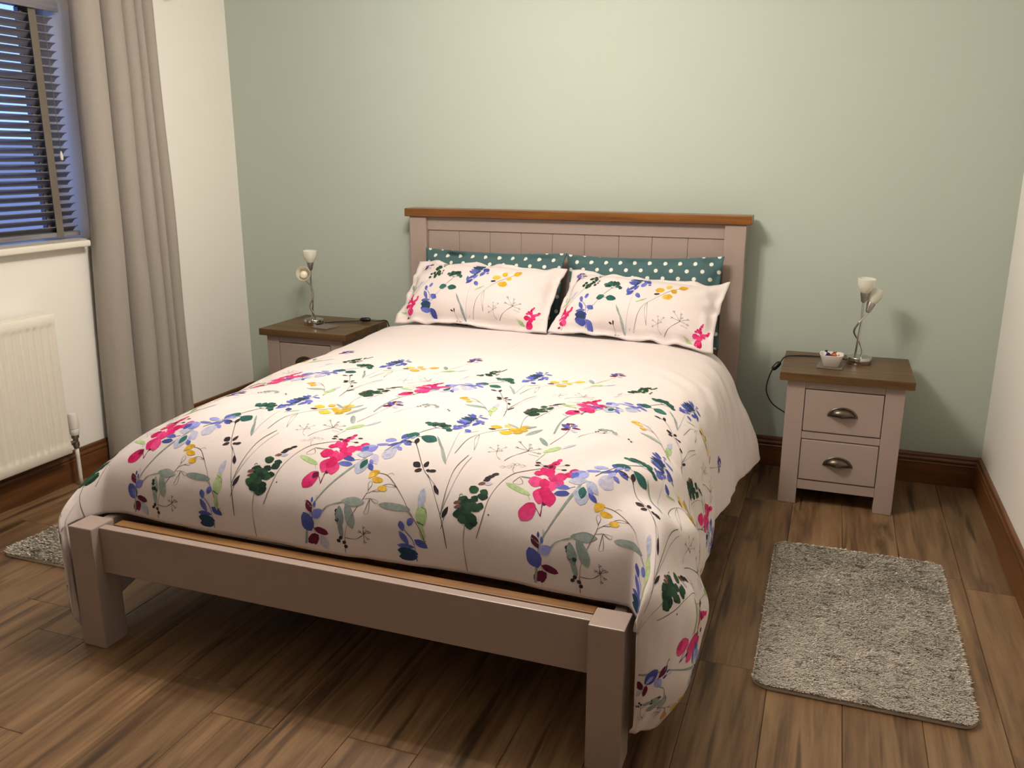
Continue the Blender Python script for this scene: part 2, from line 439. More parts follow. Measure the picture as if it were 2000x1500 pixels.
box('valance', BX + 0.032, BX + 0.042, BY0 - 0.005, BY1 + 0.012, 1.955, 2.037, M['blind'], bl, 0.002)
for yt in (-1.135, -1.50, -1.90):
    bm = bmesh.new(); add_box(bm, BX + 0.0225, BX + 0.0245, yt - 0.018, yt + 0.018, zb - 0.014, 1.985, 0.0006, 1); mesh_obj('tape', bm, M['tape'], bl)
    bm = bmesh.new(); add_box(bm, BX - 0.0245, BX - 0.0225, yt - 0.018, yt + 0.018, zb - 0.014, 1.985, 0.0006, 1); mesh_obj('tape', bm, M['tape'], bl)
tube('pull_cord', [(BX + 0.03, -1.085, 1.96), (BX + 0.03, -1.086, 1.6), (BX + 0.03, -1.085, 1.40)], 0.0012, M['tape'], bl, 6, 3)
lathe('cord_toggle', [(0.001, 0), (0.006, 0.004), (0.0075, 0.02), (0.003, 0.038), (0.001, 0.04)], (BX + 0.03, -1.085, 1.362), M['plastic'], bl, n=12)

# ------------------------------------------------------------------ curtain, pole
def curtain():
    # pleat profile along y (metres from the hem nearest the window) as (y, x offset from the wall)
    pts = []
    for yc, hw, dp in ((-1.030, 0.066, 0.128), (-0.886, 0.050, 0.122), (-0.785, 0.040, 0.112), (-0.712, 0.025, 0.100), (-0.648, 0.034, 0.104)):
        pts += [(yc + a_ * hw, 0.02 + b_ * (dp - 0.02)) for a_, b_ in ((-0.92, 0.06), (-1.0, 0.45), (-0.72, 0.82), (-0.15, 1.0), (0.50, 0.93), (0.95, 0.62), (1.0, 0.28), (0.93, 0.04))]
    prof = catmull([(a, b, 0) for a, b in pts], 6)[:, :2]
    zs = np.linspace(0.02, 2.12, 60); V = []; n = len(prof)
    for z in zs:
        f = (2.12 - z) / 2.12
        yc = -0.60
        yy = 0.012 + yc + (prof[:, 0] - yc) * (0.90 + 0.17 * f) + 0.006 * vnoise(prof[:, 0] * 9 + 5, np.full(n, z * 1.4), 3) * f
        xx = XL + 0.012 + (prof[:, 1] - 0.03) * (0.82 + 0.28 * f) + 0.022 + 0.006 * vnoise(prof[:, 0] * 7, np.full(n, z * 1.8 + 3), 4)
        V += list(np.stack([xx, yy, np.full(n, z)], 1))
    m = len(V); F = []
    V = np.array(V)
    back = V.copy(); G = V.reshape(len(zs), n, 3); T = np.gradient(G, axis=1); N = np.cross(T, np.array([0, 0, 1.0])); N /= np.linalg.norm(N, axis=2)[:, :, None]
    back = (G + N * -0.0035).reshape(-1, 3)
    A = np.concatenate([V, back])
    for i in range(len(zs) - 1):
        for j in range(n - 1):
            a = i * n + j; F.append((a, a + 1, a + n + 1, a + n)); F.append((m + a + n, m + a + n + 1, m + a + 1, m + a))
        for j in (0, n - 1):
            a = i * n + j; F.append((a, a + n, m + a + n, m + a) if j == 0 else (m + a, m + a + n, a + n, a))
    for i in (0, len(zs) - 1):
        for j in range(n - 1): a = i * n + j; F.append((a, m + a, m + a + 1, a + 1) if i == 0 else (a + 1, m + a + 1, m + a, a))
    return V, A, F
_, CV, CF = curtain()
cu = np_obj('curtain', CV, CF, M['curtain']); tag(cu, 'full-length grey pleated curtain hanging beside the window', 'curtain')
po = empty('curtain_pole', (XL + 0.085, -1.6, 2.135)); tag(po, 'brushed metal curtain pole with a ball end above the window', 'curtain pole')
tube('rod', [(XL + 0.085, -2.7, 2.135), (XL + 0.085, -1.5, 2.135), (XL + 0.085, -0.53, 2.135)], 0.012, M['brushed'], po, 14, 2)
lathe('finial', [(0.012, 0), (0.014, 0.008), (0.02, 0.014), (0.032, 0.032), (0.034, 0.045), (0.028, 0.064), (0.012, 0.077), (0.001, 0.08)], (XL + 0.085, -0.53, 2.125), M['brushed'], po, (0, 1, 0))
for yb in (-0.60, -2.4): box('bracket', XL + 0.0005, XL + 0.085, yb - 0.008, yb + 0.008, 2.13, 2.146, M['brushed'], po, 0.002)

# ------------------------------------------------------------------ radiator with valve
rd = empty('radiator', (XL + 0.06, -1.9, 0.16)); tag(rd, 'white ribbed panel radiator on the wall under the window', 'radiator')
RX, RY0, RY1, RZ0, RZ1 = XL + 0.10, -2.47, -1.367, 0.164, 0.762
def rad_panel():
    pit = 0.0333; ny = int((RY1 - RY0 - 0.02) / pit) ; V = []; F = []
    ys = []; prof = []
    y = RY1 - 0.012
    for i in range(ny):
        c = y - pit * (i + 0.5)
        for u, d in ((0.5, -0.002), (0.30, -0.002), (0.16, -0.007), (-0.16, -0.007), (-0.30, -0.002)):
            ys.append(c + u * pit); prof.append(d)
    ys = np.array([RY1, RY1 - 0.004] + ys + [RY0 + 0.004, RY0]); prof = np.array([-0.004, 0] + prof + [0, -0.004])
    zs = np.concatenate([[RZ0, RZ0 + 0.004], np.linspace(RZ0 + 0.034, RZ0 + 0.055, 4), np.linspace(RZ0 + 0.07, RZ1 - 0.07, 6), np.linspace(RZ1 - 0.055, RZ1 - 0.034, 4), [RZ1 - 0.004, RZ1]])
    for z in zs:
        e = min(z - RZ0, RZ1 - z); k = float(sstep(0.034, 0.055, e)); r = -0.004 if e < 0.001 else 0.0
        for yy, d in zip(ys, prof): V.append((RX + (d * k if d < -0.001 else d) + r, yy, z))
    n = len(ys)
    for i in range(len(zs) - 1):
        for j in range(n - 1): a = i * n + j; F.append((a + 1, a, a + n, a + n + 1))
    # sides/back closed with a slab
    return V, F
V, F = rad_panel(); p = np_obj('front_panel', V, F, M['rad'], rd, True)
box('back_panel', XL + 0.035, RX - 0.009, RY0 + 0.002, RY1 - 0.002, RZ0 + 0.002, RZ1 - 0.012, M['rad'], rd, 0.003)
box('side_cover', XL + 0.034, RX - 0.0045, RY1 - 0.004, RY1 + 0.0015, RZ0 + 0.02, RZ1 - 0.004, M['rad'], rd, 0.001)
box('top_grille', XL + 0.034, RX - 0.003, RY0, RY1, RZ1 - 0.012, RZ1 + 0.001, M['rad'], rd, 0.002)
vx, vy = XL + 0.075, -1.322
va = lathe('valve', [(0.001, 0.17), (0.011, 0.17), (0.011, 0.176), (0.0135, 0.178), (0.0135, 0.196), (0.0105, 0.198), (0.0105, 0.214), (0.0155, 0.216), (0.0155, 0.232), (0.001, 0.232)], (vx, vy, 0), M['brass'], rd)
lathe('thermostat_head', [(0.001, 0.230), (0.0165, 0.230), (0.0195, 0.238), (0.020, 0.254), (0.0185, 0.256), (0.0185, 0.258), (0.0205, 0.260), (0.0215, 0.285), (0.019, 0.318), (0.016, 0.324), (0.001, 0.325)], (vx, vy, 0), M['plastic'], va)
tube('pipe', [(vx, vy, 0.0), (vx, vy, 0.09), (vx, vy, 0.172)], 0.0085, M['plastic'], rd, 14, 2)
tube('tail_piece', [(vx, vy, 0.198), (vx, vy - 0.025, 0.198), (vx, RY1 - 0.002, 0.198)], 0.009, M['brass'], rd, 12, 2)
tube('bleed_pipe', [(XL + 0.001, -2.2, 0.5), (XL + 0.02, -2.2, 0.5), (XL + 0.036, -2.2, 0.5)], 0.01, M['brass'], rd, 8, 2)

# ------------------------------------------------------------------ bed
P = 0.0841; B = 0.80; YF = -2.2873; HF = 0.374
bed = empty('bed_frame', (0, -1.2, 0)); tag(bed, 'taupe painted wooden double bed frame with oak-capped headboard', 'bed')
for s in (-1, 1):
    x0, x1 = sorted((s * B, s * (B - P)))
    box('foot_post', x0, x1, YF, YF + P, 0, HF, M['taupe'], bed, 0.004)
    x0, x1 = sorted((s * B, s * (B - 0.09)))
    box('head_post', x0, x1, -0.129, -0.055, 0, 1.099, M['taupe'], bed, 0.004)
    x0, x1 = sorted((s * (B - 0.02), s * (B - 0.05)))
    box('side_rail', x0, x1, YF + P, -0.129, 0.20, 0.36, M['taupe'], bed, 0.003)
RYF = YF + 0.0273
box('foot_rail', -B + P, B - P, RYF, RYF + 0.028, 0.232, 0.369, M['taupe'], bed, 0.003)
box('end_bearer', -B + P + 0.005, B - P - 0.005, -2.212, -2.176, 0.29, 0.360, M['pine'], bed, 0.003)
box('center_bearer', -0.03, 0.03, -2.16, -0.13, 0.22, 0.29, M['pine'], bed, 0.002)
for i in range(14):
    y = -0.25 - i * 0.143
    box('bed_slat', -0.745, 0.745, y - 0.035, y + 0.035, 0.292, 0.312, M['pine'], bed, 0.002)
box('cap_rail', -0.8209, 0.8209, -0.14, -0.035, 1.0995, 1.1384, M['oak'], bed, 0.005, 3)
box('top_rail', -0.71, 0.71, -0.112, -0.075, 1.036, 1.099, M['taupe'], bed, 0.003)
gx = [-0.71, -0.545, -0.385, -0.227, -0.073, 0.082, 0.242, 0.393, 0.552, 0.71]
for a, b in zip(gx[:-1], gx[1:]):
    box('headboard_plank', a + 0.0004, b - 0.0004, -0.106, -0.082, 0.40, 1.0352, M['taupe'], bed, 0.0028, 2)
box('lower_rail', -0.71, 0.71, -0.112, -0.075, 0.24, 0.40, M['taupe'], bed, 0.003)
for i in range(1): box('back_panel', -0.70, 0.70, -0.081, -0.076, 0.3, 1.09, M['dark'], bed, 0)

mt = box('mattress', -0.72, 0.72, -2.04, -0.135, 0.314, 0.555, M['sheet'], None, 0.07, 5)
tag(mt, 'white sheeted mattress under the floral duvet', 'mattress')
mt.data.polygons.foreach_set('use_smooth', [True] * len(mt.data.polygons))

# ------------------------------------------------------------------ floral print: vector motifs laid onto cloth
SR = lambda r, g, b: np.array(srgb(r, g, b)[:3])
PINK = [SR(214, 42, 110), SR(196, 30, 92), SR(226, 74, 136)]; BURG = [SR(110, 30, 62), SR(92, 28, 58)]
BLUE = [SR(84, 92, 172), SR(108, 118, 196), SR(66, 78, 150)]; LILAC = [SR(134, 138, 208), SR(112, 118, 196), SR(160, 166, 218)]
INK = [SR(48, 62, 104), SR(38, 72, 92)]; PALE = [SR(176, 182, 206), SR(190, 186, 210)]; TEALG = [SR(44, 96, 88), SR(62, 116, 104), SR(34, 78, 74)]
GREEN = [SR(38, 66, 52), SR(52, 84, 60), SR(30, 52, 44)]; YEL = [SR(222, 176, 52), SR(232, 192, 84), SR(196, 152, 40)]; OCHRE = [SR(176, 146, 44), SR(198, 166, 62)]
BLK = [SR(44, 38, 42), SR(58, 48, 52)]; GREY = [SR(142, 156, 152), SR(160, 172, 166), SR(128, 142, 142)]; LGREEN = [SR(158, 186, 130), SR(180, 200, 148)]; STEM = [SR(120, 124, 116)]; BROWN = [SR(116, 82, 70)]

class Motif:
    def __init__(s): s.p = []
    def leaf(s, x, y, ang, L, W, cols, c=True):
        """leaf/petal centred at x,y; ang deg from +x"""
        a = math.radians(ang); s.p.append(('leaf', x, y, a, L, W, cols[RNG.integers(len(cols))], cols[RNG.integers(len(cols))])); return s
    def dot(s, x, y, r, cols): return s.leaf(x, y, RNG.uniform(0, 360), 2 * r, 2.1 * r, cols)
    def line(s, pts, w, cols): s.p.append(('line', np.array(pts, float), w, cols[0])); return s
    def ring(s, x, y, rx, ry, ang, w, cols):
        t = np.linspace(0, 2 * np.pi, 15); c, q = math.cos(math.radians(ang)), math.sin(math.radians(ang))
        X = rx * np.cos(t); Y = ry * np.sin(t); return s.line(np.stack([x + X * c - Y * q, y + X * q + Y * c], 1), w, cols)

def from_px(cx, cy, k):
    return lambda x, y: ((x - cx) * k, (cy - y) * k)

def m_pink():
    m = Motif(); f = from_px(720, 1120, 0.00036)
    for x, y, L, W, a in ((758, 872, 40, 26, 60), (742, 906, 50, 36, 20), (724, 946, 56, 44, 80), (692, 998, 70, 52, 130), (660, 1022, 60, 40, 20), (728, 1004, 70, 56, 80), (878, 962, 56, 40, 30), (852, 1008, 80, 44, 20), (802, 1034, 84, 60, 30), (756, 1052, 60, 50, 90), (650, 1100, 88, 74, 10), (704, 1106, 70, 60, 90), (796, 1090, 60, 60, 60), (742, 1128, 92, 70, 70), (690, 1208, 110, 84, 80), (740, 1218, 110, 74, 100), (716, 1180, 70, 90, 0), (612, 1336, 130, 84, 62), (586, 1366, 60, 50, 62)):
        m.leaf(*f(x, y), a, L * 0.00043, W * 0.00043, PINK)
    m.leaf(*f(720, 1240), 80, 0.03, 0.018, BURG).leaf(*f(640, 1300), 60, 0.022, 0.016, BURG).leaf(*f(722, 948), 80, 0.012, 0.01, BURG)
    m.line([f(705, 1250), f(695, 1360)], 0.0028, BURG).line([f(650, 1280), f(695, 1355)], 0.002, BURG)
    m.leaf(*f(540, 1180), -22, 0.065, 0.016, LGREEN).line([f(600, 1200), f(622, 1250)], 0.002, LGREEN)
    return m
def m_lilac():
    m = Motif(); f = from_px(1040, 1080, 0.00036)
    for x, y, a, L, W, c in ((1165, 895, 80, 70, 40, BLUE), (1200, 918, 60, 80, 30, LILAC), (1240, 912, 60, 46, 22, LILAC), (1080, 945, -10, 90, 50, LILAC), (1040, 1000, 0, 90, 30, LILAC), (1130, 1000, 20, 90, 30, BLUE), (1180, 965, 70, 90, 26, BLUE), (1225, 985, -30, 80, 36, BLUE), (1160, 1025, 60, 70, 30, LILAC), (1195, 1050, -40, 50, 30, LILAC), (1135, 1098, 80, 116, 96, PALE), (955, 1045, 10, 110, 70, LILAC), (930, 1070, 70, 70, 46, BLUE), (985, 1060, 60, 90, 50, LILAC), (955, 1120, 10, 110, 56, PALE), (1048, 1162, -55, 110, 56, PALE), (855, 1182, -12, 96, 44, BLUE), (855, 1236, 5, 92, 44, BLUE), (975, 1240, 84, 120, 90, PALE), (985, 1215, 80, 86, 44, TEALG), (1048, 1240, -50, 70, 32, BLUE), (1035, 1195, -60, 60, 26, LILAC)):
        m.leaf(*f(x, y), a, L * 0.0004, W * 0.0004, c)
    m.line([f(900, 1190), f(940, 1175)], 0.002, BLUE)
    m.line([f(1000, 1030), f(970, 1160), f(890, 1290), f(780, 1470), f(720, 1600), f(700, 1800), f(690, 2000)], 0.006, GREY)
    m.line([f(720, 1600), f(660, 1560)], 0.003, GREY)
    return m
def m_umbel():
    m = Motif(); f = from_px(1480, 850, 0.00036)
    for i in range(26):
        a = RNG.uniform(0, math.pi); r = RNG.uniform(0.2, 1)
        m.dot(*f(1482 + 85 * r * math.cos(a), 885 - 70 * r * math.sin(a)), 0.0085, GREEN if i % 2 else TEALG)
    for x, y in ((1385, 850), (1565, 915), (1585, 940), (1540, 905), (1415, 880)): m.dot(*f(x, y), 0.0085, TEALG); m.ring(*f(x, y), 0.009, 0.008, 0, 0.0012, GREEN)
    for x, y in ((1400, 870), (1450, 880), (1500, 890), (1560, 930)): m.line([f(1480, 935), f(x, y)], 0.0018, TEALG)
    m.line([f(1482, 930), f(1400, 1020), f(1330, 1105), f(1200, 1270)], 0.0022, TEALG)
    m.leaf(*f(1345, 1075), 10, 0.040, 0.030, TEALG).leaf(*f(1485, 1105), -14, 0.048, 0.032, TEALG).line([f(1380, 1088), f(1440, 1095)], 0.0022, TEALG)
    return m
def m_dark():
    m = Motif(); f = from_px(1500, 1300, 0.00036)
    for x, y, a, L, W in ((1325, 1166, -20, 70, 30), (1390, 1150, 100, 70, 32), (1470, 1385, -30, 60, 46), (1535, 1368, 75, 56, 30), (1590, 1415, 20, 46, 26), (1492, 1432, 30, 50, 30), (1640, 1560, -60, 70, 26), (1560, 1420, 0, 30, 20), (1720, 1720, 70, 90, 26)):
        m.leaf(*f(x, y), a, L * 0.0004, W * 0.0004, BLK)
    m.line([f(1345, 1170), f(1400, 1190), f(1530, 1420), f(1590, 1500), f(1680, 1720), f(1720, 1860), f(1745, 1990)], 0.0018, BLK)
    m.line([f(1390, 1170), f(1410, 1200)], 0.0015, BLK).line([f(1560, 1450), f(1640, 1540)], 0.0012, BLK)
    m.line([f(1690, 1760), f(1715, 1500), f(1740, 1350), f(1800, 1210)], 0.0026, STEM).line([f(1690, 1740), f(1780, 1380), f(1830, 1230)], 0.0012, STEM)
    m.line([f(1700, 1850), f(1720, 1740)], 0.0014, BLK)
    return m
def m_blue(inkf=True):
    m = Motif(); f = from_px(910, 880, 0.00048)
    for x, y, a, L, W, c in ((930, 716, 0, 30, 14, BLUE), (885, 735, -40, 60, 24, BLUE), (880, 765, -35, 90, 30, BLUE), (965, 772, -20, 66, 24, BLUE), (885, 805, -10, 100, 40, INK), (870, 838, -15, 100, 40, INK), (862, 876, -20, 90, 40, BLUE), (850, 908, -25, 80, 36, BLUE), (905, 830, 60, 90, 24, INK), (960, 860, -40, 80, 50, BLUE), (945, 910, 70, 80, 36, BLUE), (988, 905, 20, 26, 18, BLUE), (890, 905, 70, 90, 30, INK), (862, 965, 40, 80, 26, BLUE), (830, 990, -80, 60, 24, BLUE), (852, 1012, 40, 70, 30, BLUE), (895, 960, 60, 60, 20, BLUE), (922, 1032, -50, 56, 36, BLUE), (930, 740, 80, 50, 12, LILAC)):
        m.leaf(*f(x, y), a, L * 0.0005, W * 0.0005, c)
    m.line([f(935, 720), f(925, 830), f(895, 980), f(880, 1060), f(880, 1340)], 0.0018, PALE)
    m.leaf(*f(850, 1290), 115, 0.075, 0.010, GREY).leaf(*f(800, 1200), 120, 0.06, 0.007, GREY)
    return m
def m_yellow():
    m = Motif(); f = from_px(1120, 960, 0.00048)
    for x, y, a, L, W in ((1232, 892, 35, 80, 56), (1118, 912, 60, 56, 48), (1052, 958, 5, 74, 56), (1128, 1030, 5, 84, 60), (1168, 962, -30, 56, 44)): m.leaf(*f(x, y), a, L * 0.0005, W * 0.0005, YEL)
    for x, y in ((1118, 912), (1168, 962), (1232, 892)): m.line([f(x - 18, y + 14), f(x + 16, y - 12)], 0.0012, OCHRE)
    m.leaf(*f(1036, 1005), 12, 0.024, 0.011, BLK)
    m.line([f(1205, 915), f(1080, 1010), f(985, 1110), f(935, 1200), f(912, 1350)], 0.0022, STEM).line([f(985, 1115), f(975, 1180), f(1010, 1300)], 0.0012, STEM).line([f(985, 1115), f(1000, 1200), f(1010, 1300)], 0.0012, STEM)
    m.leaf(*f(930, 1095), 35, 0.05, 0.006, LGREEN)
    return m
def m_purple(big=True):
    m = Motif(); f = from_px(345, 760, 0.00058)
    m.leaf(*f(322, 735), 150, 0.034, 0.024, BLUE).leaf(*f(382, 742), 0, 0.030, 0.013, BURG).leaf(*f(325, 776), 35, 0.032, 0.018, BURG).leaf(*f(372, 780), -35, 0.030, 0.018, PALE).leaf(*f(350, 692), 10, 0.024, 0.008, BURG).leaf(*f(330, 708), 100, 0.022, 0.013, BURG).leaf(*f(368, 712), 40, 0.026, 0.014, LILAC)
    m.line([f(350, 700), f(345, 790), f(310, 910), f(270, 1010)], 0.0016, BURG)
    if big:
        m.leaf(*f(235, 990), 120, 0.055, 0.018, GREY).leaf(*f(290, 1060), 40, 0.06, 0.02, LGREEN).leaf(*f(365, 1005), 48, 0.055, 0.009, PALE).line([f(262, 1100), f(232, 1170)], 0.0022, LGREEN)
    return m
def m_sprig(tail=True):
    m = Motif(); f = from_px(510, 900, 0.00056)
    for i in range(24):
        y = RNG.uniform(820, 985); w = 18 + (y - 820) * 0.30
        m.dot(*f(505 - (y - 900) * 0.22 + RNG.uniform(-w, w), y), RNG.uniform(0.007, 0.0105), GREEN)
    for x, y in ((560, 830), (572, 805), (580, 780), (588, 755), (548, 800), (575, 900), (570, 930)): m.leaf(*f(x, y), 70, 0.016, 0.009, GREEN if y < 850 else BROWN)
    m.line([f(480, 960), f(440, 1020), f(360, 1140), f(340, 1180)], 0.0018, STEM).leaf(*f(365, 1065), 75, 0.045, 0.010, PALE)
    return m
def m_g2():
    m = Motif(); f = from_px(165, 1300, 0.00036)
    for x, y, r in ((182, 1138, 30), (255, 1150, 24), (248, 1188, 28), (195, 1215, 24), (120, 1240, 34), (150, 1290, 34), (110, 1300, 24), (190, 1280, 34), (235, 1268, 24), (170, 1250, 30), (100, 1350, 34), (130, 1385, 34), (150, 1330, 30), (185, 1370, 34), (175, 1420, 30), (200, 1400, 26), (215, 1290, 24), (140, 1250, 26)): m.dot(*f(x, y), r * 0.00042, GREEN)
    for x, y, c in ((80, 1258, BROWN), (85, 1292, BROWN), (230, 1078, BROWN), (260, 1040, BLK), (268, 1018, BLK), (285, 1002, BLK), (278, 1072, PALE), (312, 975, BLK)): m.leaf(*f(x, y), 25, 0.020, 0.010, c)
    m.line([f(90, 1210), f(95, 1185), f(110, 1195)], 0.002, GREEN)
    m.line([f(145, 1400), f(140, 1560), f(155, 1720), f(165, 1800)], 0.0018, STEM)
    m.leaf(*f(90, 1770), 145, 0.05, 0.010, GREY).leaf(*f(235, 1760), 50, 0.060, 0.011, GREY).leaf(*f(185, 1850), 75, 0.045, 0.034, OCHRE).leaf(*f(120, 1880), 150, 0.036, 0.026, OCHRE).leaf(*f(290, 1850), 62, 0.085, 0.015, GREY).leaf(*f(165, 1930), 20, 0.03, 0.016, OCHRE)
    m.line([f(165, 1800), f(170, 1900)], 0.0018, OCHRE)
    m.line([f(650, 850), f(520, 900), f(430, 950), f(350, 1060), f(290, 1200), f(260, 1350), f(225, 1520)], 0.0018, BROWN)
    for x, y in ((580, 800), (580, 830), (690, 800), (780, 790), (770, 850), (690, 850), (640, 830)): m.leaf(*f(x, y), 10, 0.014, 0.007, BLK); m.line([f(660, 845), f(x, y)], 0.001, BLK)
    for x, y in ((410, 850), (440, 845), (390, 880), (480, 855), (345, 890)): m.ring(*f(x, y), 0.008, 0.005, 10, 0.001, STEM)
    m.line([f(425, 870), f(420, 910), f(440, 940)], 0.0012, BROWN)
    m.line([f(480, 960), f(560, 965), f(630, 965), f(590, 975), f(490, 968)], 0.0011, BLK).line([f(480, 968), f(450, 1010), f(435, 1035), f(480, 1040), f(510, 1020), f(480, 968)], 0.0012, BLK)
    m.dot(*f(296, 1325), 0.002, BLK)
    return m
def m_y2():
    m = Motif(); f = from_px(1300, 200, 0.00036)
    for x, y, a, L, W in ((1112, 68, 30, 76, 50), (1152, 120, -5, 80, 46), (1205, 182, 0, 66, 44), (1095, 90, 60, 50, 34)): m.leaf(*f(x, y), a, L * 0.0004, W * 0.0004, YEL)
    m.line([f(1140, 62), f(1215, 75), f(1290, 140), f(1370, 235), f(1430, 330), f(1500, 440), f(1545, 545)], 0.0018, BROWN).line([f(1215, 72), f(1240, 52), f(1262, 64)], 0.001, BLK).line([f(1200, 160), f(1250, 140), f(1310, 158)], 0.0014, BLK).line([f(1200, 160), f(1240, 162), f(1310, 158)], 0.001, BLK)
    m.leaf(*f(1315, 300), 0, 0.080, 0.020, GREY).line([f(1390, 300), f(1440, 350)], 0.003, GREY)
    m.leaf(*f(1488, 205), 88, 0.055, 0.017, PALE).leaf(*f(1500, 330), 94, 0.070, 0.025, LGREEN).leaf(*f(1515, 460), 104, 0.05, 0.012, LGREEN).line([f(1470, 258), f(1525, 285), f(1530, 310)], 0.0014, GREEN).line([f(1475, 382), f(1520, 400)], 0.003, GREEN)
    return m
def m_grey():
    m = Motif(); f = from_px(880, 400, 0.00036)
    m.leaf(*f(915, 298), 2, 0.062, 0.024, GREY).leaf(*f(925, 300), 2, 0.05, 0.02, GREY).leaf(*f(835, 420), 100, 0.058, 0.022, GREY).leaf(*f(905, 405), 110, 0.070, 0.026, GREY).leaf(*f(850, 510), 104, 0.048, 0.014, GREY)
    m.line([f(840, 310), f(740, 350), f(700, 400)], 0.004, GREY)
    for x, y in ((812, 405), (838, 440), (820, 445), (852, 455), (808, 380)): m.dot(*f(x, y), 0.0055, GREEN)
    m.line([f(1010, 215), f(1000, 140), f(1020, 125), f(1028, 160), f(1008, 200)], 0.0012, BLK).line([f(1000, 230), f(1060, 195), f(1100, 185), f(1090, 202), f(1040, 205)], 0.0012, BLK).line([f(990, 270), f(1035, 260), f(1100, 272), f(1085, 295), f(1040, 262)], 0.0012, BLK).line([f(1035, 265), f(1010, 360), f(1005, 380), f(1035, 375), f(1040, 340), f(1035, 265)], 0.0012, BLK).line([f(1005, 220), f(985, 270), f(940, 360), f(900, 460), f(885, 560), f(888, 745)], 0.0016, BROWN)
    m.line([f(885, 568), f(960, 570), f(1010, 535)], 0.0016, BLK)
    for x, y in ((1012, 475), (1055, 508), (1045, 560), (1022, 588), (985, 512), (1015, 515), (1035, 500)): m.ring(*f(x, y), 0.0045, 0.004, 0, 0.0013, BLK); m.line([f(1015, 530), f(x, y)], 0.0011, BLK)
    for x, y in ((855, 575), (840, 598), (880, 605), (892, 635)): m.dot(*f(x, y), 0.005, BLK)
    m.line([f(870, 610), f(850, 650), f(855, 700), f(885, 748)], 0.0015, BLK)
    return m
def m_bellblue():
    m = Motif(); f = from_px(1400, 600, 0.00036)
    for x, y, a, L, W, c in ((1362, 425, 75, 56, 36, BLUE), (1310, 465, 110, 66, 34, BLUE), (1330, 550, 125, 100, 34, BLUE), (1445, 578, -30, 90, 44, BLUE), (1345, 612, 0, 100, 34, BLUE), (1360, 655, -5, 120, 60, INK), (1365, 690, 10, 110, 60, INK), (1370, 720, -10, 110, 50, BLUE), (1400, 780, 80, 100, 50, BLUE), (1470, 745, -45, 100, 50, BLUE), (1490, 800, -60, 80, 46, BLUE), (1520, 825, -40, 50, 40, BLUE), (1440, 820, 90, 80, 30, LILAC)): m.leaf(*f(x, y), a, L * 0.00042, W * 0.00042, c)
    m.line([f(1330, 490), f(1390, 560), f(1415, 660), f(1430, 760)], 0.0022, BLUE).line([f(1395, 590), f(1480, 548)], 0.0014, BLUE)
    return m
def m_violet():
    m = Motif(); f = from_px(575, 430, 0.00036)
    for x, y, a, L, W, c in ((528, 318, 120, 84, 40, BURG), (596, 362, 40, 80, 56, LILAC), (528, 428, 120, 124, 84, BLUE), (640, 482, -15, 96, 44, BURG), (580, 545, 40, 90, 62, BURG), (598, 560, 80, 50, 30, BURG), (662, 560, -60, 104, 50, PALE), (545, 270, 95, 36, 14, BLUE), (570, 300, 100, 40, 16, BLUE), (575, 245, 95, 30, 10, PALE), (545, 440, 120, 70, 30, LILAC)): m.leaf(*f(x, y), a, L * 0.00042, W * 0.00042, c)
    m.line([f(545, 300), f(565, 400), f(590, 490), f(620, 580), f(650, 640), f(662, 690)], 0.0018, BLK)
    return m
def m_tuft():
    m = Motif(); f = from_px(1155, 770, 0.00036)
    for i in range(20): m.dot(*f(1160 + RNG.uniform(-62, 62), 775 + RNG.uniform(-34, 30)), 0.009, GREEN if i % 3 else TEALG)
    m.line([f(1100, 715), f(1105, 740)], 0.002, GREEN); return m
def m_berries():
    m = Motif(); f = from_px(1250, 690, 0.0005)
    for x, y in ((1240, 665), (1260, 690), (1225, 690), (1300, 655), (1330, 675), (1340, 690), (1270, 660)): m.dot(*f(x, y), 0.0085, GREY)
    m.line([f(1300, 700), f(1240, 740), f(1180, 780), f(1120, 850), f(1085, 910)], 0.0018, STEM).line([f(1300, 715), f(1410, 722), f(1480, 722)], 0.0011, STEM)
    for x, y in ((1200, 740), (1260, 730), (1215, 725), (1440, 710), (1460, 735)): m.dot(*f(x, y), 0.004, BLK)
    return m
def m_outline():
    m = Motif(); f = from_px(1310, 1200, 0.0005)
    for x, y in ((1250, 1145), (1318, 1158), (1385, 1195), (1330, 1195), (1390, 1245), (1245, 1210)): m.ring(*f(x, y), 0.006, 0.0055, 0, 0.0015, BLK); m.line([f(1320, 1230), f(x, y)], 0.0013, BLK)
    m.line([f(1325, 1230), f(1240, 1300), f(1205, 1350)], 0.0018, BLK).line([f(1330, 1262), f(1395, 1275)], 0.0011, BLK)
    for x, y in ((1130, 1220), (1090, 1255), (1180, 1225), (1095, 1300), (1165, 1265), (1140, 1250)): m.ring(*f(x, y), 0.0045, 0.004, 0, 0.0013, STEM); m.line([f(1140, 1280), f(x, y)], 0.001, STEM)
    m.line([f(1138, 1275), f(1150, 1320), f(1180, 1345)], 0.0013, STEM); return m

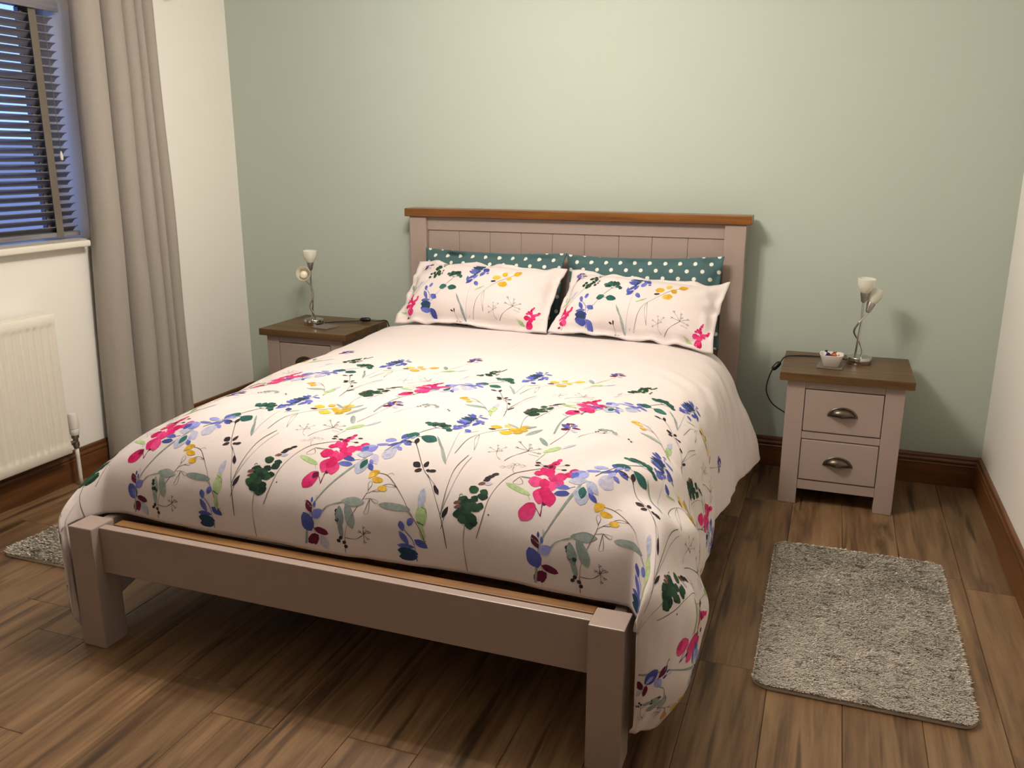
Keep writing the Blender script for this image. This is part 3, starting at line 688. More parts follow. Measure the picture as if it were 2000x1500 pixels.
class Decals:
    """collects motif pieces and drapes them on a cloth mapper (s, t) -> point, normal"""
    def __init__(s, mapper, inside): s.V = []; s.C = []; s.F = []; s.map = mapper; s.inside = inside; s.k = 0
    def _emit(s, grid, cols, lay):
        nr, nc = grid.shape[:2]; flat = grid.reshape(-1, 2)
        if not np.all(s.inside(flat[:, 0], flat[:, 1])): return
        Pp, N = s.map(flat[:, 0], flat[:, 1]); base = len(s.V)
        s.V += list(Pp + N * lay); s.C += list(cols.reshape(-1, 3))
        for i in range(nr - 1):
            for j in range(nc - 1):
                a = base + i * nc + j; s.F.append((a, a + 1, a + nc + 1, a + nc))
    def place(s, motif, cs, ct, scale=1.0, rot=0.0, sy=1.0):
        c, q = math.cos(math.radians(rot)), math.sin(math.radians(rot))
        def tr(p):
            x = p[..., 0] * c - p[..., 1] * q; y = p[..., 0] * q + p[..., 1] * c
            return np.stack([cs + scale * x, ct - scale * sy * y], -1)
        for it in motif.p:
            s.k += 1; lay = 0.0006 + 0.00007 * (s.k % 6)
            if it[0] == 'leaf':
                _, x, y, a, L, W, c1, c2 = it
                n = max(6, int(L * scale / 0.006)); u = np.linspace(0, 1, n + 1)
                hw = 0.5 * W * np.sin(np.pi * np.clip(u, 0.002, 0.998)) ** 0.62 * (1 + 0.10 * np.sin(7 * u + s.k))
                ax = (u - 0.5) * L; rows = []
                m2 = 3 if W * scale < 0.014 else 5
                for w in np.linspace(-1, 1, m2):
                    X = x + ax * math.cos(a) - w * hw * math.sin(a); Y = y + ax * math.sin(a) + w * hw * math.cos(a); rows.append(np.stack([X, Y], -1))
                g = tr(np.stack(rows, 1)); mixv = (np.linspace(0, 1, n + 1)[:, None] * 0.7 + 0.3 * np.linspace(0, 1, m2)[None, :])[..., None]
                s._emit(g, c1 * (1 - mixv) + c2 * mixv, lay)
            else:
                _, pts, w, col = it
                if len(pts) < 3: path = np.linspace(0, 1, 5)[:, None] * (pts[-1] - pts[0]) + pts[0]
                else: path = catmull(np.concatenate([pts, np.zeros((len(pts), 1))], 1), 5)[:, :2]
                seg = np.concatenate([[0], np.cumsum(np.linalg.norm(np.diff(path, axis=0), axis=1))]); m_ = max(4, int(seg[-1] * scale / 0.007))
                q_ = np.linspace(0, seg[-1], m_); path = np.stack([np.interp(q_, seg, path[:, i]) for i in (0, 1)], 1)
                T = np.gradient(path, axis=0); T /= np.linalg.norm(T, axis=1)[:, None] + 1e-9; Nn = np.stack([-T[:, 1], T[:, 0]], 1)
                ww = w * (0.75 + 0.25 * np.sin(np.linspace(0, 9, m_)))[:, None] / 2
                # long strokes are cut so that an edge of the cloth only trims them
                for a0 in range(0, m_ - 1, 6):
                    sl_ = slice(a0, min(a0 + 7, m_)); g = tr(np.stack([path[sl_] - Nn[sl_] * ww[sl_], path[sl_] + Nn[sl_] * ww[sl_]], 1))
                    s._emit(g, np.broadcast_to(col, g.shape[:2] + (3,)), lay)
    def build(s, name, parent):
        o = np_obj(name, np.array(s.V), s.F, M['print'], parent, True)
        at = o.data.color_attributes.new('print', 'FLOAT_COLOR', 'POINT')
        C = np.ones((len(s.V), 4), np.float32); C[:, :3] = np.array(s.C); at.data.foreach_set('color', C.ravel())
        o['kind'] = 'stuff'; return o

def grid_mapper(G, s0, s1, t0, t1):
    """bilinear lookup on a regular (t, s) grid of points"""
    nt, ns_ = G.shape[:2]
    du = np.gradient(G, axis=1); dv = np.gradient(G, axis=0); N = np.cross(dv, du); N /= np.linalg.norm(N, axis=2)[:, :, None] + 1e-12
    if N[nt // 2, ns_ // 2, 2] < 0: N = -N
    def f(s, t):
        a = np.clip((s - s0) / (s1 - s0) * (ns_ - 1), 0, ns_ - 1.001); b = np.clip((t - t0) / (t1 - t0) * (nt - 1), 0, nt - 1.001)
        i = b.astype(int); j = a.astype(int); fb = (b - i)[:, None]; fa = (a - j)[:, None]
        L = lambda A: (A[i, j] * (1 - fa) + A[i, j + 1] * fa) * (1 - fb) + (A[i + 1, j] * (1 - fa) + A[i + 1, j + 1] * fa) * fb
        n = L(N); return L(G), n / np.linalg.norm(n, axis=1)[:, None]
    return f, N

# ------------------------------------------------------------------ duvet
def resample(pts, n):
    d = np.concatenate([[0], np.cumsum(np.linalg.norm(np.diff(pts, axis=0), axis=1))]); q = np.linspace(0, d[-1], n)
    return np.stack([np.interp(q, d, pts[:, i]) for i in range(pts.shape[1])], 1), d[-1]

ZT = 0.662
def duvet():
    # centre line along the bed
    yy = [-0.50]; L = []
    th = np.linspace(0, 1, 80); Ry, Rz, n = 0.432, 0.290, 2.5
    front = [(-1.735 - Ry * math.sin(a * math.pi / 2) ** (2 / n), -Rz * (1 - math.cos(a * math.pi / 2) ** (2 / n))) for a in th]
    line = np.array([(y, 0.0) for y in np.linspace(-0.50, -1.735, 60)[:-1]] + front)
    NTt = 190; cl, T = resample(line, NTt)
    # cross profiles (half), x outwards and z, at stations along y
    R = {-0.50: [(0, .650), (.35, .652), (.58, .648), (.70, .632), (.765, .60), (.815, .53), (.850, .45), (.900, .34), (.934, .26), (.950, .19)],
         -0.90: [(0, .660), (.35, .660), (.58, .652), (.71, .634), (.78, .595), (.825, .53), (.850, .45), (.872, .35), (.888, .27), (.896, .205)],
         -1.30: [(0, .662), (.35, .660), (.58, .652), (.71, .634), (.78, .595), (.825, .53), (.845, .45), (.858, .36), (.864, .27), (.862, .195)],
         -1.70: [(0, .662), (.35, .660), (.58, .652), (.70, .632), (.78, .59), (.83, .53), (.862, .44), (.882, .34), (.886, .25), (.874, .18)],
         -2.00: [(0, .662), (.35, .660), (.58, .650), (.70, .626), (.79, .58), (.855, .51), (.91, .41), (.932, .30), (.922, .17), (.880, .085)],
         -2.20: [(0, .662), (.35, .660), (.58, .650), (.70, .622), (.80, .575), (.88, .52), (.945, .44), (.972, .33), (.945, .175), (.850, .045)]}
    Lf = {-0.50: [(0, .650), (.35, .652), (.58, .648), (.69, .632), (.765, .60), (.815, .53), (.84, .45), (.86, .36), (.87, .28), (.875, .22)],
          -1.30: [(0, .662), (.35, .660), (.58, .650), (.69, .628), (.77, .585), (.815, .52), (.84, .43), (.85, .34), (.852, .26), (.85, .20)],
          -1.80: [(0, .662), (.35, .660), (.58, .645), (.69, .612), (.77, .565), (.82, .50), (.85, .41), (.866, .31), (.868, .20), (.855, .12)],
          -2.20: [(0, .662), (.35, .660), (.58, .640), (.69, .600), (.77, .548), (.83, .48), (.875, .39), (.895, .28), (.885, .14), (.84, .03)]}
    NS = 150
    def stations(D):
        ys = sorted(D, reverse=True); pr = []
        for y in ys:
            c = catmull([(a, b, 0) for a, b in D[y]], 10)[:, :2]; pr.append(resample(c, NS))
        return np.array(ys), np.array([p[0] for p in pr]), np.array([p[1] for p in pr])
    yr, pr, lr = stations(R); yl, pl, ll = stations(Lf)
    def at(ys, pp, y):
        i = int(np.clip(np.searchsorted(-ys, -y) - 1, 0, len(ys) - 2)); f = np.clip((ys[i] - y) / (ys[i] - ys[i + 1]), 0, 1); f = f * f * (3 - 2 * f)
        return pp[i] * (1 - f) + pp[i + 1] * f
    rows = []; arcs = []
    for k in range(NTt):
        y, dz = cl[k]
        pR = at(yr, pr, y); pL = at(yl, pl, y)
        x = np.concatenate([-pL[::-1, 0], pR[1:, 0]]); z = np.concatenate([pL[::-1, 1], pR[1:, 1]])
        ax = np.abs(x); red = np.where(x < 0, 0.25, 0.10) * sstep(0.80, 0.93, ax)
        dt = -dz * (1 - red); ds = ZT - z
        pw = 3.2; drop = (np.maximum(ds, 0) ** pw + dt ** pw) ** (1 / pw)
        zz = ZT - drop + np.minimum(0, -ds) * 0
        yo = np.full_like(x, y); fr = sstep(-1.95, -2.19, y)
        wf = sstep(0.78, 0.87, ax); tt = float(np.clip((-1.91 - y) / 0.257, 0, 1))
        yo -= 0.125 * wf * tt ** 1.4
        xin = 0.826 + (ax - 0.826) * math.sqrt(max(0.0, 1 - tt ** 2.6)); x = np.where(ax > 0.826, np.sign(x) * xin, x)
        zz = zz + np.where(x < 0, 0.012, 0.075) * tt ** 4 * (1 - sstep(0.03, 0.30, zz))
        # softly bowed end of the corner bags
        rows.append(np.stack([x, yo, zz], 1))
    G = np.array(rows)                       # (t, s, 3)
    sR = float(lr.mean()); sL = float(ll.mean())
    nt, ns_ = G.shape[:2]
    sg = np.linspace(-sL, sR, ns_)
    # use a uniform print coordinate on each side
    sg = np.concatenate([np.linspace(-sL, 0, NS), np.linspace(0, sR, NS)[1:]])
    tg = np.linspace(0, T, nt)
    du = np.gradient(G, axis=1); dv = np.gradient(G, axis=0); N = np.cross(dv, du); N /= np.linalg.norm(N, axis=2)[:, :, None] + 1e-12
    if N[60, NS, 2] < 0: N = -N
    S, Tt = np.meshgrid(sg, tg)
    right = sstep(0.68, 0.95, S); left = sstep(0.68, 0.95, -S); top = 1 - np.maximum(right, left); fr = sstep(1.22, 1.5, Tt)
    h = top * (1 - fr) * (0.0055 * vnoise(S * 4.2 + 9, Tt * 3.6, 11) + 0.0022 * vnoise(S * 11, Tt * 8 + 4, 12))
    h += top * fr * (0.011 * vnoise(S * 6.5 + 3 + 0.7 * Tt, Tt * 2.2, 13) + 0.0035 * vnoise(S * 17 + Tt * 3, Tt * 6, 14))
    fold = vnoise(Tt * 7.5 + 0.9 * S + 2, S * 1.6, 15) + 0.6 * vnoise(Tt * 13 - 2.5 * S, S * 2.5, 16)
    h += (right + 0.8 * left * (1 - 0.75 * sstep(1.35, 1.55, Tt))) * (0.013 * fold + 0.003 * vnoise(Tt * 28, S * 12, 17))
    # diagonal creases pulling from the corner of the bed at the foot
    cr = np.exp(-((Tt - 1.50) / 0.17) ** 2) * sstep(0.45, 0.75, S) * (1 - sstep(1.05, 1.25, S))
    h += cr * (0.020 * np.sin((Tt * 0.75 + S * 0.9) * 34) * (0.6 + 0.4 * vnoise(S * 8, Tt * 8, 18)))
    cr2 = np.exp(-((Tt - 0.62) / 0.16) ** 2) * sstep(0.55, 0.72, S) * (1 - sstep(0.85, 1.0, S)); h += cr2 * 0.005 * vnoise((Tt * 1.1 - S * 0.8) * 16, (Tt + S) * 5, 19)
    G = G + N * h[:, :, None]
    hemR = right * 0; G[:, :, 2] = np.maximum(G[:, :, 2], 0.012)
    return G, sg, tg
DG, dsg, dtg = duvet()
nt, ns_ = DG.shape[:2]
def shell(G, thick, taper=0.35):
    nt, ns_ = G.shape[:2]; du = np.gradient(G, axis=1); dv = np.gradient(G, axis=0); N = np.cross(dv, du); N /= np.linalg.norm(N, axis=2)[:, :, None] + 1e-12
    if N[nt // 3, ns_ // 2, 2] < 0: N = -N
    i = np.minimum(np.arange(nt), np.arange(nt)[::-1])[:, None]; j = np.minimum(np.arange(ns_), np.arange(ns_)[::-1])[None, :]
    e = sstep(0, 7, np.minimum(i, j).astype(float)); I = G - N * (thick * (taper + (1 - taper) * e))[:, :, None]
    V = np.concatenate([G.reshape(-1, 3), I.reshape(-1, 3)]); m = nt * ns_; F = []
    for a in range(nt - 1):
        for b in range(ns_ - 1):
            q = a * ns_ + b; F.append((q, q + 1, q + ns_ + 1, q + ns_)); F.append((m + q, m + q + ns_, m + q + ns_ + 1, m + q + 1))
    for a in range(nt - 1):
        for b, fl in ((0, 0), (ns_ - 1, 1)):
            q = a * ns_ + b; f = (q, q + ns_, m + q + ns_, m + q); F.append(f if not fl else f[::-1])
    for b in range(ns_ - 1):
        for a, fl in ((0, 1), (nt - 1, 0)):
            q = a * ns_ + b; f = (q, q + 1, m + q + 1, m + q); F.append(f if not fl else f[::-1])
    return V, F, N
V, F, DN = shell(DG, 0.02)
dv = empty('duvet', (0, -1.3, 0.6)); tag(dv, 'white duvet with watercolour wildflower print spread over the bed', 'duvet')
cv = np_obj('cover', V, F, M['cotton'], dv)
_b = bmesh.new(); _b.from_mesh(cv.data); bmesh.ops.recalc_face_normals(_b, faces=_b.faces); _b.to_mesh(cv.data); _b.free()

SG_L, SG_R, TT = dsg[0], dsg[-1], dtg[-1]
NSH = (ns_ + 1) // 2
def duvet_map(s, t):
    a = np.where(s < 0, (s - SG_L) / (0 - SG_L) * (NSH - 1), NSH - 1 + s / SG_R * (NSH - 1)); a = np.clip(a, 0, ns_ - 1.001)
    b = np.clip(t / TT * (nt - 1), 0, nt - 1.001); i = b.astype(int); j = a.astype(int); fb = (b - i)[:, None]; fa = (a - j)[:, None]
    L = lambda A: (A[i, j] * (1 - fa) + A[i, j + 1] * fa) * (1 - fb) + (A[i + 1, j] * (1 - fa) + A[i + 1, j + 1] * fa) * fb
    n = L(DN); return L(DG), n / (np.linalg.norm(n, axis=1)[:, None] + 1e-9)
dec = Decals(duvet_map, lambda s, t: (s > SG_L + 0.01) & (s < SG_R - 0.01) & (t > 0.01) & (t < TT - 0.008))
Y0 = 0.50
DX = 0.56
# motif, distance across and distance down from the head hem, size, lengthwise squeeze
PRINT = [(m_purple, -0.033, 0.655, 0.92, 1.0), (m_sprig, 0.094, 0.790, 0.80, 1.0), (m_umbel, 0.178, 0.845, 1.0, 1.1), (m_blue, 0.275, 0.790, 0.95, 1.0), (m_yellow, 0.380, 0.826, 0.95, 1.0),
         (m_pink, -0.020, 1.065, 1.0, 1.0), (m_lilac, 0.065, 1.005, 1.0, 1.0), (m_dark, 0.245, 1.035, 0.92, 0.9), (m_y2, 0.195, 1.145, 0.92, 0.9), (m_g2, 0.400, 1.175, 0.95, 0.9), (m_berries, 0.065, 1.24, 0.8, 1.0),
         (m_outline, 0.490, 0.960, 0.85, 1.0), (m_outline, 0.430, 1.440, 0.85, 1.0), (m_purple, -0.033, 1.275, 0.92, 1.0), (m_umbel, 0.165, 1.375, 1.0, 1.0), (m_blue, 0.245, 1.325, 0.95, 1.0), (m_yellow, 0.355, 1.345, 0.95, 0.9),
         (m_pink, -0.055, 1.567, 1.05, 0.95), (m_lilac, 0.052, 1.530, 1.05, 0.95), (m_dark, 0.185, 1.535, 1.0, 0.95), (m_y2, 0.140, 1.650, 1.0, 0.95), (m_g2, 0.325, 1.660, 1.0, 0.9),
         (m_violet, -0.060, 1.755, 1.0, 1.0), (m_grey, 0.025, 1.722, 1.0, 0.95), (m_bellblue, 0.200, 1.775, 1.0, 0.95), (m_tuft, 0.130, 1.832, 0.9, 0.9)]
for c in range(-3, 4):
    for fn, x, t_, sc, sy in PRINT:
        dec.place(fn(), x + c * DX, t_, sc, RNG.uniform(-3, 3), sy)
dec.build('floral_print', dv)

# ------------------------------------------------------------------ pillows
def pillow_grid(w, h, th, flange, seed, n=56, side=1, crump=1.0):
    """front (side=1) or back half of a pillow as grid (v, u, 3), local x across, y up, z out"""
    u = np.linspace(-1, 1, n + 1); v = np.linspace(-1, 1, int(n * 0.72) + 1); U, Vv = np.meshgrid(u, v)
    fu = 1 - 2 * flange / w; fv = 1 - 2 * flange / h
    a = np.clip(np.abs(U) / fu, 0, 1); b = np.clip(np.abs(Vv) / fv, 0, 1)
    T = th / 2 * (1 - a ** 2.6) ** 0.55 * (1 - b ** 2.4) ** 0.55 + 0.004
    X = U * w / 2 * (1 - 0.05 * (1 - Vv ** 2) * np.abs(U) ** 3); Y = Vv * h / 2 * (1 - 0.07 * (1 - U ** 2) * np.abs(Vv) ** 3)
    edge = np.maximum(a, b)
    Z = side * T * (1 + 0.07 * vnoise(U * 3 + seed, Vv * 2.5, seed)) + crump * 0.006 * vnoise(U * 5 + 1, Vv * 4 + seed, seed + 1) + crump * 0.014 * sstep(0.85, 1.0, edge) * vnoise(U * 7 + seed, Vv * 5, seed + 2)
    return np.stack([X, Y, Z], 2)
def place_grid(G, loc, tilt, yaw=0, roll=0):
    """tilt: degrees of lean from vertical back towards the headboard"""
    # local x -> world x, local y -> up, local z -> towards the foot (-y)
    Rm = Matrix.Rotation(math.radians(yaw), 3, 'Z') @ Matrix.Rotation(math.radians(-tilt), 3, 'X') @ Matrix.Rotation(math.radians(roll), 3, 'Y') @ Matrix(((1, 0, 0), (0, 0, -1), (0, 1, 0)))
    A = np.array(Rm); return G @ A.T + np.array(loc)
def pillow(name, w, h, th, flange, seed, loc, tilt, yaw, roll, mat, label, group, deco=None, dz=None):
    f = pillow_grid(w, h, th, flange, seed, side=1); b = pillow_grid(w, h, th, flange, seed, side=-1)
    if dz is not None: f = dz(f); b = dz(b)
    f2 = place_grid(f, loc, tilt, yaw, roll); b2 = place_grid(b, loc, tilt, yaw, roll)
    nv, nu = f.shape[:2]; m = nv * nu; F = []; Vx = np.concatenate([f2.reshape(-1, 3), b2.reshape(-1, 3)])
    for i in range(nv - 1):
        for j in range(nu - 1):
            q = i * nu + j; F.append((q, q + 1, q + nu + 1, q + nu)); F.append((m + q, m + q + nu, m + q + nu + 1, m + q + 1))
    for i in range(nv - 1):
        for j, fl in ((0, 0), (nu - 1, 1)): q = i * nu + j; g = (q, q + nu, m + q + nu, m + q); F.append(g if not fl else g[::-1])
    for j in range(nu - 1):
        for i, fl in ((0, 1), (nv - 1, 0)): q = i * nu + j; g = (q, q + 1, m + q + 1, m + q); F.append(g if not fl else g[::-1])
    e = empty(name, loc); tag(e, label, 'pillow', group)
    o = np_obj('pillowcase', Vx, F, mat, e)
    uvl = o.data.uv_layers.new(name='UVMap'); uvf = np.concatenate([f[:, :, :2].reshape(-1, 2), b[:, :, :2].reshape(-1, 2)])
    li = np.zeros(len(o.data.loops), int); o.data.loops.foreach_get('vertex_index', li); uvl.data.foreach_set('uv', uvf[li].ravel())
    bmx = bmesh.new(); bmx.from_mesh(o.data); bmesh.ops.recalc_face_normals(bmx, faces=bmx.faces); bmx.to_mesh(o.data); bmx.free()
    if deco:
        Gg = f2[::-1]                         # t grows downwards
        du = np.gradient(Gg, axis=1); dvv = np.gradient(Gg, axis=0); N = np.cross(dvv, du); N /= np.linalg.norm(N, axis=2)[:, :, None] + 1e-12
        if N[nv // 2, nu // 2, 1] > 0: N = -N
        def mp_(s, t):
            a = np.clip((s + w / 2) / w * (nu - 1), 0, nu - 1.001); bb = np.clip((t + h / 2) / h * (nv - 1), 0, nv - 1.001); i = bb.astype(int); j = a.astype(int); fb = (bb - i)[:, None]; fa = (a - j)[:, None]
            L = lambda A: (A[i, j] * (1 - fa) + A[i, j + 1] * fa) * (1 - fb) + (A[i + 1, j] * (1 - fa) + A[i + 1, j + 1] * fa) * fb
            n = L(N); return L(Gg), n / np.linalg.norm(n, axis=1)[:, None]
        d = Decals(mp_, lambda s, t: (np.abs(s) < w / 2 - 0.004) & (np.abs(t) < h / 2 - 0.004)); deco(d); d.build('floral_print', e)
    return e
def deco_front(d):
    for fn, x, y, sc, rt in ((m_purple, -0.288, 0.125, 0.72, 0), (m_sprig, -0.212, 0.078, 0.72, 0), (m_umbel, -0.115, 0.062, 0.78, 8), (m_blue, 0.000, 0.085, 0.90, 0), (m_yellow, 0.122, 0.050, 0.88, 0), (m_outline, 0.195, -0.080, 0.80, 0), (m_bellblue, -0.200, -0.085, 0.95, 0), (m_pink, -0.296, -0.118, 0.52, 12), (m_pink, 0.285, -0.140, 0.55, 0), (m_outline, -0.330, -0.01, 0.5, 0), (m_dark, -0.050, -0.160, 0.42, 0)):
        d.place(fn(), x, -y * 0.95, sc * 1.18, rt)
pillow('pillow', 0.71, 0.40, 0.12, 0.03, 41, (-0.338, -0.215, 0.760), 10, 0, 0, M['teal'], 'teal polka-dot pillow standing against the headboard, behind the left floral pillow', 'teal polka-dot pillows at the back')
pillow('pillow', 0.70, 0.40, 0.12, 0.03, 47, (0.378, -0.220, 0.764), 10, 0, -1.5, M['teal'], 'teal polka-dot pillow standing against the headboard, behind the right floral pillow', 'teal polka-dot pillows at the back')
pillow('pillow', 0.730, 0.36, 0.15, 0.030, 52, (-0.306, -0.434, 0.784), 46, 0, 1.0, M['cotton'], 'white floral pillow nearest the window, leaning on a teal pillow', 'white floral pillows in front', deco_front)
pillow('pillow', 0.690, 0.355, 0.15, 0.030, 58, (0.415, -0.450, 0.770), 50, 0, 3.5, M['cotton'], 'white floral pillow nearest the bowl of sweets, leaning on a teal pillow', 'white floral pillows in front', deco_front)

# ------------------------------------------------------------------ bedside cabinets
def nightstand(x0, dy, label):
    W_, YF_, YB_, Z = 0.494, -0.475 + dy, -0.055 + dy, 0.555
    if YB_ > -0.03: YB_ = -0.03
    x1 = x0 + W_; e = empty('bedside_cabinet', ((x0 + x1) / 2, (YF_ + YB_) / 2, 0)); tag(e, label, 'bedside cabinet', 'matching bedside cabinets')
    n = 4; dep = (YB_ - YF_) / n
    for i in range(n):
        box('top_board', x0, x1, YF_ + i * dep + 0.0005, YF_ + (i + 1) * dep - 0.0005, Z - 0.033, Z, M['oaktop'], e, 0.003)
    lx0, lx1, yf, yb = x0 + 0.030, x1 - 0.030, YF_ + 0.022, YB_ - 0.012; lw = 0.070; zt = Z - 0.0335
    for xa in (lx0, lx1 - lw):
        box('leg', xa, xa + lw, yf, yf + 0.045, 0, zt, M['taupe'], e, 0.003)
        box('leg', xa, xa + lw, yb - 0.045, yb, 0, zt, M['taupe'], e, 0.003)
        box('side_panel', xa + (0.004 if xa == lx0 else lw - 0.02), xa + (0.02 if xa == lx0 else lw - 0.004), yf + 0.045, yb - 0.045, 0.066, zt, M['taupe'], e, 0.001)
    a, b = lx0 + lw, lx1 - lw
    box('upper_rail', a, b, yf + 0.003, yf + 0.035, 0.4905, zt, M['taupe'], e, 0.002)
    box('middle_rail', a, b, yf + 0.003, yf + 0.035, 0.2825, 0.3125, M['taupe'], e, 0.002)
    box('bottom_rail', a, b, yf + 0.003, yf + 0.035, 0.066, 0.1065, M['taupe'], e, 0.002)
    box('back_panel', a - 0.05, b + 0.05, yb - 0.02, yb - 0.01, 0.07, zt, M['taupe'], e, 0)
    box('bottom_panel', a - 0.05, b + 0.05, yf + 0.036, yb - 0.021, 0.07, 0.085, M['taupe'], e, 0)
    for z0, z1 in ((0.1105, 0.2790), (0.3160, 0.4870)):
        dr = box('drawer', a + 0.0025, b - 0.0025, yf - 0.001, yf + 0.30, z0, z1, M['taupe'], e, 0.0035)
        cx, cz, hw, hh, out = (a + b) / 2, (z0 + z1) / 2 + 0.004, 0.053, 0.036, 0.027
        bmx = bmesh.new(); V = []; nu, nv = 22, 10
        g = []
        for i in range(nu + 1):
            al = math.pi * i / nu; row = []
            for j in range(nv + 1):
                be = (math.pi / 2) * j / nv; rr = math.cos(be)
                # cup: half dome, open below
                row.append(bmx.verts.new((cx - hw * 0.9 * math.cos(al) * rr ** 0.55, yf - 0.0025 - out * math.sin(be) ** 0.9 * (0.35 + 0.65 * math.sin(al) ** 0.5), cz - hh * 0.5 + hh * 0.95 * math.sin(al) * rr)))
            g.append(row)
        for i in range(nu):
            for j in range(nv): bmx.faces.new((g[i][j], g[i + 1][j], g[i + 1][j + 1], g[i][j + 1]))
        # rim plate
        o_, i_ = [], []
        for i in range(nu + 1):
            al = math.pi * i / nu
            for lst, k_ in ((i_, 0.9), (o_, 1.06)):
                lst.append((bmx.verts.new((cx - hw * k_ * math.cos(al), yf - 0.0015, cz - hh * 0.5 + hh * (k_ + 0.04) * math.sin(al))), bmx.verts.new((cx - hw * k_ * math.cos(al), yf - 0.0045, cz - hh * 0.5 + hh * (k_ + 0.04) * math.sin(al)))))
        for i in range(nu):
            bmx.faces.new((i_[i][1], i_[i + 1][1], o_[i + 1][1], o_[i][1])); bmx.faces.new((o_[i][0], o_[i][1], o_[i + 1][1], o_[i + 1][0])); bmx.faces.new((i_[i][0], o_[i][0], o_[i + 1][0], i_[i + 1][0]))
        bmesh.ops.recalc_face_normals(bmx, faces=bmx.faces)
        mesh_obj('cup_handle', bmx, M['pewter'], dr, True)
    return e
nightstand(1.000, 0.0, 'taupe two-drawer bedside cabinet with oak top, holding the sweet bowl')
nightstand(-1.488, 0.022, 'taupe bedside cabinet with oak top, half hidden behind the bed, near the curtain')
ZN = 0.5552

# ------------------------------------------------------------------ lamps
def stem_pts(ctrl): return ctrl
def shade(e, top, axis, r=0.034, L=0.062, nm='lamp_shade'):
    """tulip glass from its neck (at `top`) opening along axis, with holder and bulb"""
    ax = Vector(axis).normalized(); c = Vector(top)
    lathe('lamp_holder', [(0.001, -0.036), (0.008, -0.036), (0.0105, -0.030), (0.0175, 0.0), (0.0175, 0.004), (0.001, 0.004)], c, M['brushed'], e, ax, 20)
    pr = [(0.014, 0.0), (0.0165, 0.004), (r * 0.78, L * 0.28), (r * 0.97, L * 0.62), (r * 1.04, L * 0.98), (r * 1.0, L), (r * 0.92, L * 0.62), (r * 0.70, L * 0.28), (0.014, 0.007)]
    sh = lathe(nm, pr, c, M['frost'], e, ax, 28)
    lathe('bulb', [(0.001, 0.006), (0.010, 0.007), (0.013, 0.020), (0.0185, 0.034), (0.0185, 0.043), (0.012, 0.052), (0.001, 0.055)], c, M['bulb'], sh, ax, 20)
def lamp(bx, by, label, s1, a1, s2, a2, stems, cable=None):
    e = empty('table_lamp', (bx, by, ZN)); tag(e, label, 'lamp', 'twin-shade bedside lamps')
    lathe('base', [(0.001, 0.0), (0.047, 0.0), (0.0485, 0.002), (0.0485, 0.026), (0.047, 0.028), (0.012, 0.0292), (0.001, 0.0295)], (bx, by, ZN), M['chrome'], e, n=40)
    for pts in stems: tube('stem', pts, 0.0042, M['chrome'], e, 10, 10)
    shade(e, s1, a1); shade(e, s2, a2)
    return e
zb_ = ZN + 0.027
bx, by = 1.295, -0.205
A1, A2 = Vector((1.290, -0.205, 0.845)), Vector((1.318, -0.185, 0.800))
d1, d2 = Vector((0.05, -0.05, 1)).normalized(), Vector((0.28, 0.35, 1)).normalized()
e1, e2 = A1 - d1 * 0.036, A2 - d2 * 0.036
lamp(bx, by, 'chrome lamp with two frosted glass shades beside the sweet bowl', A1, d1, A2, d2,
     [[(1.278, -0.205, zb_), (1.280, -0.208, 0.62), (1.284, -0.212, 0.68), (1.289, -0.205, 0.74), tuple(e1)],
      [(1.302, -0.205, zb_), (1.303, -0.200, 0.61), (1.288, -0.190, 0.645), (1.265, -0.203, 0.685), (1.278, -0.222, 0.725), (1.300, -0.205, 0.752), tuple(e2)]])
bx, by = -1.290, -0.262
A1, A2 = Vector((-1.292, -0.262, 0.866)), Vector((-1.302, -0.300, 0.806))
d1, d2 = Vector((0.02, -0.02, 1)).normalized(), Vector((0.42, -0.85, 0.30)).normalized()
e1, e2 = A1 - d1 * 0.036, A2 - d2 * 0.036
lamp(bx, by, 'chrome lamp with two frosted glass shades, one facing the room, near the curtain', A1, d1, A2, d2,
     [[(-1.300, -0.262, zb_), (-1.300, -0.255, 0.62), (-1.290, -0.262, 0.68), (-1.300, -0.255, 0.75), tuple(e1)],
      [(-1.282, -0.262, zb_), (-1.284, -0.268, 0.61), (-1.300, -0.275, 0.65), (-1.288, -0.258, 0.70), (-1.300, -0.255, 0.745), (-1.330, -0.255, 0.775), tuple(e2)]])

def cable(name, pts, sw, label, group):
    e = empty(name, pts[0]); tag(e, label, 'cable', group)
    tube('flex', pts, 0.0027, M['black'], e, 8, 8)
    a, b = Vector(sw[0]), Vector(sw[1]); ax = (b - a); L = ax.length
    lathe('inline_switch', [(0.001, 0), (0.006, 0.001), (0.0105, 0.008), (0.0115, L * 0.5), (0.0105, L - 0.008), (0.006, L - 0.001), (0.001, L)], a, M['black'], e, ax, 12)
    return e
cable('lamp_cable', [(1.250, -0.190, ZN + 0.006), (1.215, -0.150, ZN + 0.004), (1.135, -0.152, ZN + 0.004), (1.060, -0.165, ZN + 0.004), (1.006, -0.205, ZN + 0.004), (0.987, -0.235, 0.541), (0.960, -0.250, 0.512), (0.943, -0.250, 0.46), (0.941, -0.250, 0.41), (0.968, -0.20, 0.345), (1.020, -0.10, 0.28), (1.050, -0.026, 0.22)], ((0.987, -0.235, 0.541), (0.958, -0.251, 0.508)), 'black lamp cable with inline switch hanging off the cabinet beside the bed', 'lamp cables')
